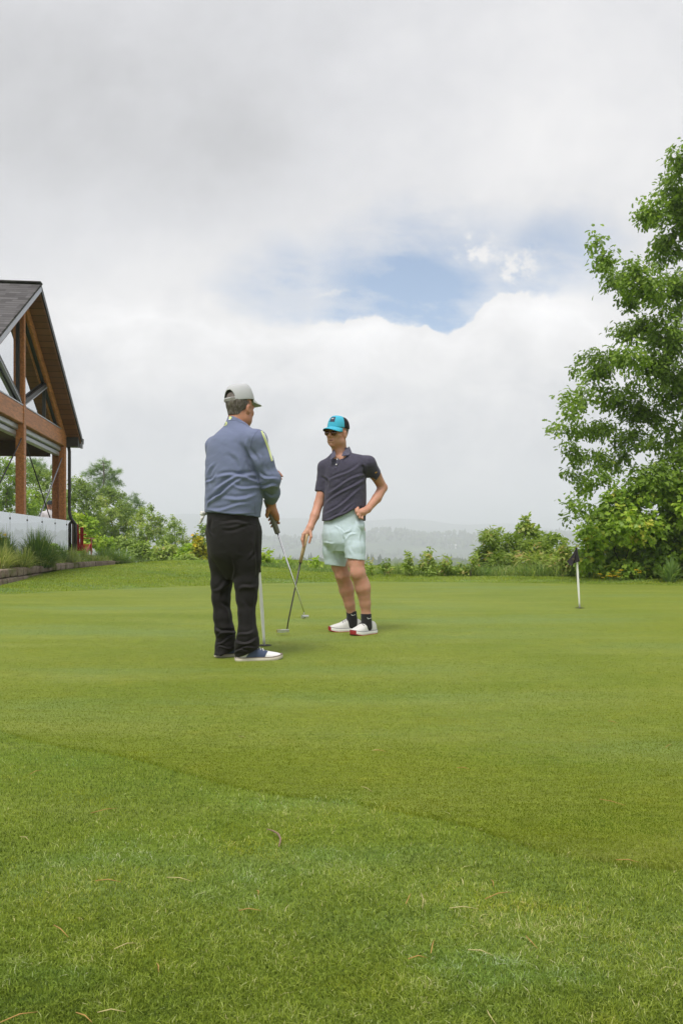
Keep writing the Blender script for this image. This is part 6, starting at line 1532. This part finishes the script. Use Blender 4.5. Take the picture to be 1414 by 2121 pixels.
# shorts
M_SHORT = cloth_mat("mint_shorts", (.52, .63, .69), .03, 800, .8, .10)
fd = Field(np.array([B_(650, 1190)[0], YB - .30, B_(0, 1192)[2]]), np.array([B_(770, 1060)[0], YB + .32, B_(0, 1036)[2]]), .0045)
fd.loft([(B_(712, 1044), .158, .108), (B_(711, 1062), .163, .114), (B_(711, 1085), .169, .124), (B_(711.5, 1105), .178, .140), (B_(712, 1125), .168, .135), (B_(713, 1142), .10, .10)], lB, 0, 2.3)
fd.ell(B_(746.5, 1089, -.105), (.036, .042, .046), None, .03)
for pts_, rr_, hc_, nn_ in (([B_(691, 1110, .055), B_(692, 1140, .075), B_(697, 1185, .09)], [.098, .096, .092], B_(696.5, 1171.5, .09), (-.10, 0, -1)), ([B_(732, 1108, -.05), B_(734.5, 1135, -.075), B_(736, 1172, -.09)], [.096, .088, .081], B_(735.8, 1158.5, -.09), (-.12, 0, -1))):
    fs_ = Field(fd.lo, fd.lo + (fd.n - 1) * fd.h, fd.h); fs_.chain(pts_, rr_, .02); fs_.plane(hc_, nn_); fs_.cone(hc_ + np.array([0, 0, -.05]), hc_ + np.array([0, 0, .010]), rr_[2] - .013, rr_[2] - .016, 0, 'sub')
    k_ = .025; hh_ = np.clip(.5 + .5 * (fs_.f - fd.f) / k_, 0, 1); fd.f = fs_.f * (1 - hh_) + fd.f * hh_ - k_ * hh_ * (1 - hh_)
me = fd.mesh("shorts", 2)
creases(me, YB, [(694, 1090, 709, 1112, .003, .008), (707, 1110, 716, 1152, -.006, .010), (726, 1092, 712, 1110, .003, .009), (748, 1100, 744, 1150, .0025, .009), (738, 1092, 746, 1120, .003, .008), (676, 1100, 680, 1160, .0025, .010), (690, 1130, 696, 1166, .003, .012), (722, 1120, 727, 1152, .003, .012),
                 (670, 1128, 694, 1122, .0025, .009), (712, 1118, 738, 1104, .003, .009), (704, 1085, 709, 1108, .002, .006)], .0025, (10, 7), 27)
shorts = link("shorts", me, M_SHORT, manB)
tS = bvh(me)
M_SEAM = cloth_mat("shorts_seam", (.30, .43, .41), .05)
ribbon(tS, [(735.5, 1056), (739, 1066), (744, 1078)], 1.2, M_SEAM, "pocket_seam", shorts, 10, .003)

# socks and shoes
M_SOCK = cloth_mat("black_socks", (.018, .018, .020), .15, 900)
for pts, zz in (([(727.2, 1265.5, .180), (728.7, 1280, .187), (729, 1294, .19)], 1), ([(757.8, 1271, -.038), (758.4, 1284, -.033), (759, 1298, -.03)], 2)):
    f3 = Field(B_(*pts[1]) - .12, B_(*pts[1]) + .12, .004); c_ = [B_(*q) for q in pts]
    f3.chain(c_, [.0445, .0450, .047], .004); f3.plane(c_[0] + np.array([0, 0, .001]), (0, 0, 1)); me_ = f3.mesh("sock", 1); sk = link("sock", me_, M_SOCK, manB); tk = bvh(me_)
    x0, y0 = (730.5, 1273.5) if zz == 1 else (763.5, 1280.5)
    ribbon(tk, [(x0 - 3.0, y0 - 1.6), (x0 - 2.6, y0 + .6), (x0 - 1.2, y0 + 1.3), (x0 + 1.5, y0 + .4), (x0 + 5.0, y0 - .6)], .9, M_WHITE_TRIM, "emblem", sk, 12, .002)
M_RUN = simple("pale_knit", (.60, .60, .585), .75, 0, .3, .08, 60, .4, 350)
M_RUNSOLE = simple("white_foam", (.74, .73, .72), .6, 0, .3, .05, 30)
M_REDR = simple("red_rubber", (.30, .022, .024), .55, 0, .4, .12, 30)
M_GREYW = simple("grey_line", (.22, .22, .24), .7)
M_DKLACE = simple("charcoal_lace", (.10, .10, .11), .8)
t1 = Gd(681.5, 1309.5); y1_ = R(256); h1 = np.array([t1.x, t1.y, 0]) - np.array([math.sin(y1_), math.cos(y1_), 0]) * .285
shoe(h1, 256, .285, manB, M_RUN, M_RUNSOLE, M_DKLACE, None, M_GREYW, M_REDR, M_REDR, 1.10, 1.30, .016, M_RUN, .030)
t2 = Gd(729.5, 1318); y2_ = R(222); h2 = np.array([t2.x, t2.y, 0]) - np.array([math.sin(y2_), math.cos(y2_), 0]) * .285
shoe(h2, 222, .285, manB, M_RUN, M_RUNSOLE, M_DKLACE, None, M_GREYW, M_REDR, M_REDR, 1.10, 1.30, .016, M_RUN, .030)

# cap, glasses, hair
M_BLUE = cloth_mat("turquoise_cap", (.055, .40, .56), .06, 500, .8, .1); M_MESH = simple("black_mesh", (.020, .019, .021), .9, 0, .2, .4, 300, .8, 700)
CMB = frame(180 + 34, -2, 5); cb_ = np.array(B_(700.8, 886.5, .012))
capB = dome("cap", cb_, CMB, .087, .107, .098, M_BLUE, manB, az=(-72, 72), front_lift=.10)
dome("mesh_back", cb_, CMB, .0865, .1065, .0975, M_MESH, capB, az=(72, 288), z0=-.003, front_lift=.10)
brim("brim", cb_, CMB, .088, .106, .070, M_BLUE, capB, droop=.30, z0=.003, curve=.026, under=simple("dark_brim_lining", (.03, .035, .04), .9))
pm = MB(); rows = []
for a in np.linspace(-17, 17, 7):
    th = R(a)
    for t_ in (.33, .50, .72):
        ph = t_ * math.pi / 2 * .8; rad = math.cos(ph) ** .62; zz = math.sin(ph) * .098 * (1 + .10 * math.cos(th) * math.sin(2 * ph)); rows.append(loc(cb_, CMB, math.sin(th) * .0885 * rad, math.cos(th) * .1088 * rad, zz + .0005))
pm.add(rows, [(i * 3 + j, (i + 1) * 3 + j, (i + 1) * 3 + j + 1, i * 3 + j + 1) for i in range(6) for j in range(2)]); pt_ = pm.build("cap_patch", simple("dark_patch", (.035, .04, .075), .8), capB, True)
mm = MB(); rows = []
for i, a in enumerate(np.linspace(-9, 9, 7)):
    th = R(a)
    for q in (-.5, .5):
        t_ = .53 + .05 * math.sin(i / 6 * math.pi) * (1 if q > 0 else .2) + q * .02; ph = t_ * math.pi / 2 * .8; rad = math.cos(ph) ** .62; zz = math.sin(ph) * .098 * (1 + .10 * math.cos(th) * math.sin(2 * ph)); rows.append(loc(cb_, CMB, math.sin(th) * .0900 * rad, math.cos(th) * .1108 * rad, zz + .0005))
mm.add(rows, [(i * 2, i * 2 + 2, i * 2 + 3, i * 2 + 1) for i in range(6)]); mm.build("emblem", simple("pale_pink_emblem", (.60, .50, .50), .7), pt_, True)
# aviator sunglasses
sg = MB(); lens = []
def lens_pt(sx, a, k=1.0):
    x = .0325 + .0290 * k * math.cos(a) * (1.0 + .08 * math.sin(a)); z = -.004 + .0255 * k * math.sin(a) * (1.0 if math.sin(a) < 0 else .72) - .004 * k * math.cos(a) * (1 if math.sin(a) < 0 else 0)
    return loc(HB, HMB, sx * x, .1085 - .42 * max(0, x - .012) * .55, z)
for sx in (-1, 1):
    pts_ = [lens_pt(sx, a) for a in np.linspace(0, 2 * math.pi, 24, endpoint=False)]; b = len(sg.v)
    n_ = HMB[1] * .002; sg.add([Vector(p) for p in pts_] + [Vector(p - n_) for p in pts_], [tuple(range(24)), tuple(range(47, 23, -1))] + [(i, (i + 1) % 24, 24 + (i + 1) % 24, 24 + i) for i in range(24)])
m_l, t_l, b_l = new_mat("brown_lens"); b_l.inputs['Base Color'].default_value = (.075, .018, .008, 1); b_l.inputs['Roughness'].default_value = .08; b_l.inputs['Specular IOR Level'].default_value = .7
tc = t_l.n('ShaderNodeTexCoord').outputs['Object']; t_l.lk(t_l.mix(t_l.noise(tc, 20, 2).outputs[0], (.06, .014, .006, 1), (.11, .03, .01, 1)), b_l.inputs['Base Color'])
gl = sg.build("sunglasses", m_l, manB, True)
M_GOLD = simple("gold_wire", (.55, .36, .14), .35, .8)
fr_ = MB()
for sx in (-1, 1):
    fr_.tube([Vector(lens_pt(sx, a, 1.03)) for a in np.linspace(0, 2 * math.pi, 25)], .0009, 5); fr_.tube([Vector(lens_pt(sx, .5, 1.05)), Vector(loc(HB, HMB, sx * .068, .070, .006)), Vector(loc(HB, HMB, sx * .079, -.005, .004))], .0014, 5)
fr_.tube([Vector(lens_pt(-1, math.pi, 1.0)), Vector(loc(HB, HMB, 0, .112, .005)), Vector(lens_pt(1, math.pi, 1.0))], .0013, 5); fr_.tube([Vector(lens_pt(-1, 1.9, 1.05)), Vector(loc(HB, HMB, 0, .110, .013)), Vector(lens_pt(1, 1.9, 1.05))], .0013, 5)
fr_.build("glasses_frame", M_GOLD, gl, True)
hair(HB, HMB, manB, low=-.035, thick=.003, front=.012)

# ================================================================ man on the clubhouse deck
X3, Y3 = (104 - CX) / F * 23.3, 23.3
b3 = np.array([X3, Y3, DECK]); M3 = frame(158); H3 = b3 + np.array([0, 0, 1.60])
fd = Field(b3 + np.array([-.45, -.35, .0]), b3 + np.array([.45, .35, 1.80]), .012)
head_sdf(fd, H3, M3, 1.0, b3 + np.array([0, 0, 1.45]), .058); l3 = M3[0]
fd.loft([(b3 + [0, 0, 1.44], .09, .07), (b3 + [0, 0, 1.36], .16, .09), (b3 + [0, 0, .95], .15, .10)], l3, .02)
fd.chain([b3 + [0, 0, .95] + l3 * .09, b3 + [0, 0, .5] + l3 * .10, b3 + [0, 0, .08] + l3 * .10], [.08, .055, .045], .02); fd.chain([b3 + [0, 0, .95] - l3 * .09, b3 + [0, 0, .5] - l3 * .10, b3 + [0, 0, .08] - l3 * .10], [.08, .055, .045], .02)
for sx in (-1, 1):
    el3 = b3 + [0, 0, 1.09] + l3 * sx * .27 - M3[1] * .02; wr3 = b3 + [0, 0, .88] + l3 * sx * .25 + M3[1] * .10
    fd.chain([b3 + [0, 0, 1.36] + l3 * sx * .18, el3, wr3], [.05, .04, .03], .02); fd.cone(wr3, wr3 + [0, 0, -.09] + M3[1] * .03, .03, .025, .02)
    for k in range(4): fd.cone(wr3 + [0, 0, -.08] + M3[1] * (.0 + .018 * k), wr3 + [0, 0, -.17] + M3[1] * (.02 + .02 * k), .010, .009, .003)
    fd.cone(wr3 + [0, 0, -.03] + M3[1] * .04, wr3 + [0, 0, -.10] + M3[1] * .08, .012, .010, .005)
me = fd.mesh("person", 2); mouth_shade_attr(me, H3, M3); shift(me, b3); man3 = link("person", me, SK_B); man3.location = Vector(b3)
tag(man3, "man in white shirt and dark cap on the clubhouse deck, half behind a post", "person")
fd = Field(b3 + np.array([-.45, -.35, .85]), b3 + np.array([.45, .35, 1.56]), .010)
fd.loft([(b3 + [0, 0, 1.47], .075, .07), (b3 + [0, 0, 1.42], .14, .09), (b3 + [0, 0, 1.33], .19, .12), (b3 + [0, 0, 1.1], .18, .125), (b3 + [0, 0, .90], .185, .13)], l3, 0)
for sx in (-1, 1): fd.chain([b3 + [0, 0, 1.36] + l3 * sx * .18, b3 + [0, 0, 1.10] + l3 * sx * .265 - M3[1] * .02, b3 + [0, 0, .95] + l3 * sx * .26 + M3[1] * .06], [.065, .058, .045], .03)
me = fd.mesh("shirt", 2); creases(me, Y3, [], .006, (10, 8), 5); link("shirt", me, cloth_mat("white_shirt", (.66, .64, .68), .04), man3)
fd = Field(b3 + np.array([-.35, -.35, .02]), b3 + np.array([.35, .35, 1.0]), .012)
fd.loft([(b3 + [0, 0, .98], .17, .125), (b3 + [0, 0, .80], .175, .13)], l3, 0)
for sx in (-1, 1): fd.chain([b3 + [0, 0, .85] + l3 * sx * .085, b3 + [0, 0, .48] + l3 * sx * .10, b3 + [0, 0, .06] + l3 * sx * .10], [.095, .075, .065], .03)
link("trousers", fd.mesh("trousers", 2), cloth_mat("stone_trousers", (.30, .27, .22), .08), man3)
c3 = loc(H3, M3, 0, 0, .045); cap3 = dome("cap", c3, M3, .085, .104, .095, simple("dark_navy_cap", (.015, .025, .035), .8), man3); brim("brim", c3, M3, .083, .10, .07, simple("navy_brim", (.02, .03, .04), .8), cap3, droop=.3)
for sx in (-1, 1): shoe(b3 + l3 * sx * .10 - M3[1] * .10, 158 + 8 * sx, .28, man3, M_RUN, M_RUNSOLE, M_LACE)

# ================================================================ flagsticks, holes, litter on the turf
M_POLE = simple("white_pole", (.72, .73, .70), .45, 0, .5, .05, 20)
M_FLAG = cloth_mat("black_flag", (.014, .012, .013), .1, 600, .7, .1)
M_HOLE_SHADE = simple("hole_shadow", (.02, .018, .012), .95)
M_CUP = simple("white_cup_liner", (.55, .55, .52), .5)
def flagstick(bx, by, tilt, label, hl_label, flag_az, dx=0.0):
    b = Vector((bx, by, float(gz(bx, by)) + .004)); top = b + Vector((tilt[0], tilt[1], .70)); root = empty("flagstick", b, label, "flagstick")
    pts_ = [b + (top - b) * t_ for t_ in (0, .1, .35, .6, .85, 1.0)]; m = MB(); m.tube(pts_, [.0085, .010, .0135, .0125, .0095, .008], 12); m.build("pole", M_POLE, root, True)
    # limp flag: hangs from a sleeve round the upper pole, folds down to one side
    ax_ = (b - top).normalized(); sd = Vector((math.cos(flag_az), math.sin(flag_az), 0)); nx_ = sd.cross(ax_).normalized()
    U_, V_ = 26, 14; mb = MB(); vs = []
    cu = np.linspace(0, 1, 8); cx_ = np.array([-.122, -.104, -.080, -.050, -.024, .004, .026, .042]) + dx; cz_ = np.array([-.158, -.200, -.216, -.196, -.176, -.168, -.160, -.152]); cy_ = np.array([.012, -.022, -.046, -.020, -.036, -.016, -.030, .004])
    for lay in (0, 1):
        for i in range(U_ + 1):
            u = i / U_; bx_, bz_, by_ = np.interp(u, cu, cx_), np.interp(u, cu, cz_), np.interp(u, cu, cy_)
            for j in range(V_ + 1):
                v = j / V_; tx_ = -.010 + .022 * u
                x_ = tx_ * (1 - v) + bx_ * v ** 1.25; y_ = (-.014 + .006 * abs(u - .5)) * (1 - v) + (by_ - .012) * v + .007 * math.sin(u * 17) * v; z_ = .012 + bz_ * v - .012 * math.sin(v * math.pi) * (1 - u)
                vs.append(top + sd * (-x_) + Vector((0, 1, 0)) * (y_ + (.0016 if lay else 0)) + Vector((0, 0, z_)))
    W_ = V_ + 1; N_ = (U_ + 1) * W_
    f1 = [(i * W_ + j, (i + 1) * W_ + j, (i + 1) * W_ + j + 1, i * W_ + j + 1) for i in range(U_) for j in range(V_)]
    mb.add(vs, f1 + [tuple(N_ + k for k in reversed(f)) for f in f1]); fl_o = mb.build("flag", M_FLAG, root, True)
    m = MB(); m.tube([top + ax_ * -.006, top + ax_ * .16], [.0125, .0135], 12); m.build("flag_sleeve", M_FLAG, fl_o, True)
    q = top + sd * .055 + Vector((0, -.052, -.125))
    m = MB(); m.tube([q + sd * .012 * math.cos(a) + Vector((0, 0, .009 * math.sin(a))) for a in np.linspace(0, 5.2, 12)], .0018, 5); m.build("emblem", simple("dull_gold_thread", (.20, .16, .06), .7), fl_o, True)
    h = empty("golf_hole", b, hl_label, "golf hole"); m = MB(); n = 28
    def rim(r_, dz): return [b + Vector((math.cos(2 * math.pi * k / n) * r_, math.sin(2 * math.pi * k / n) * r_, dz)) for k in range(n)]
    m.add(rim(.054, .003) + rim(.050, .0035), [(k, (k + 1) % n, n + (k + 1) % n, n + k) for k in range(n)]); m.build("cup_rim", M_CUP if False else M_HOLE_SHADE, h)
    m = MB(); m.add(rim(.0535, .0045), [tuple(range(n))]); m.build("cup", M_HOLE_SHADE, h)  # flat dark disc, the shade inside the hole put into its colour
p1 = Gd(1199.5, 1260.5); flagstick(p1.x, p1.y, (-.034, .02), "white practice flagstick with a limp black flag on the right of the green", "dark cup at the foot of the flagstick on the right", R(195))
p2 = Gd(547.5, 1338.5); flagstick(p2.x, p2.y, (-.045, -.02), "white flagstick leaning just behind the black trousers of the man in the blue pullover", "dark cup at the leaning flagstick's foot, between the two men's shoes", R(185), -.05)
# pine needles and a twig
M_NEED = simple("dry_needle", (.42, .25, .08), .7, 0, .3, .25, 60)
M_NEED2 = simple("straw_needle", (.46, .40, .18), .7, 0, .3, .25, 60)
NE = [(345, 1817, 408, 1826), (198, 1824, 255, 1825), (112, 1916, 142, 1938), (236, 1966, 290, 1950), (0, 2118, 78, 2094), (158, 2097, 200, 2121), (202, 2097, 268, 2093), (325, 1995, 329, 2012), (495, 1886, 545, 1884), (42, 1733, 62, 1739), (62, 1604, 88, 1594), (188, 1684, 245, 1673),
      (930, 1881, 998, 1881), (845, 1986, 888, 1978), (892, 1974, 900, 1946), (968, 1967, 1025, 1976), (1088, 1938, 1122, 1968), (840, 1872, 850, 1845), (872, 1850, 875, 1882), (1275, 1781, 1330, 1784), (1240, 1655, 1292, 1667), (748, 1629, 772, 1640), (774, 1554, 802, 1556), (945, 1590, 972, 1592), (1008, 2092, 1022, 2119), (1016, 1822, 1020, 1834), (1004, 1862, 1060, 1845), (494, 1525, 512, 1528), (1376, 1548, 1390, 1540), (1258, 1493, 1280, 1498), (770, 1555, 790, 1552), (532, 1844, 537, 1855)]
rgn = random.Random(9)
for i, (x0, y0, x1, y1) in enumerate(NE):
    a, c_ = Gd(x0, y0, .014 if y0 > 1640 else .008), Gd(x1, y1, .014 if y0 > 1640 else .008)
    mid = (a + c_) / 2 + Vector((rgn.uniform(-.006, .006), rgn.uniform(-.008, .008), .004))
    m = MB()
    bend = (c_ - a); e2_ = c_ + Vector((rgn.uniform(-.004, .004), rgn.uniform(-.004, .004), -.002)); m.tube([a, (a + e2_) / 2 + Vector((rgn.uniform(-.004, .004), .003, .003)), e2_ - bend * rgn.uniform(.0, .2)], [.0008, .0010, .0004], 5)
    o = m.build("pine_needle", M_NEED if i % 3 else M_NEED2, None, True); tag(o, "dry orange pine needle lying on the short turf in front of the golfers", "pine needle", "pine needles fallen on the turf")
m = MB(); m.tube([Gd(553, 1717, .012), Gd(566, 1721, .016), Gd(576, 1727, .016), Gd(581, 1737, .015), Gd(580, 1745, .014), Gd(577, 1754, .010)], [.0014, .0022, .0026, .0026, .0022, .0012], 6)
o = m.build("twig", simple("brown_twig", (.22, .15, .10), .9), None, True); tag(o, "thin bent brown twig lying on the fringe grass below the two men", "twig")
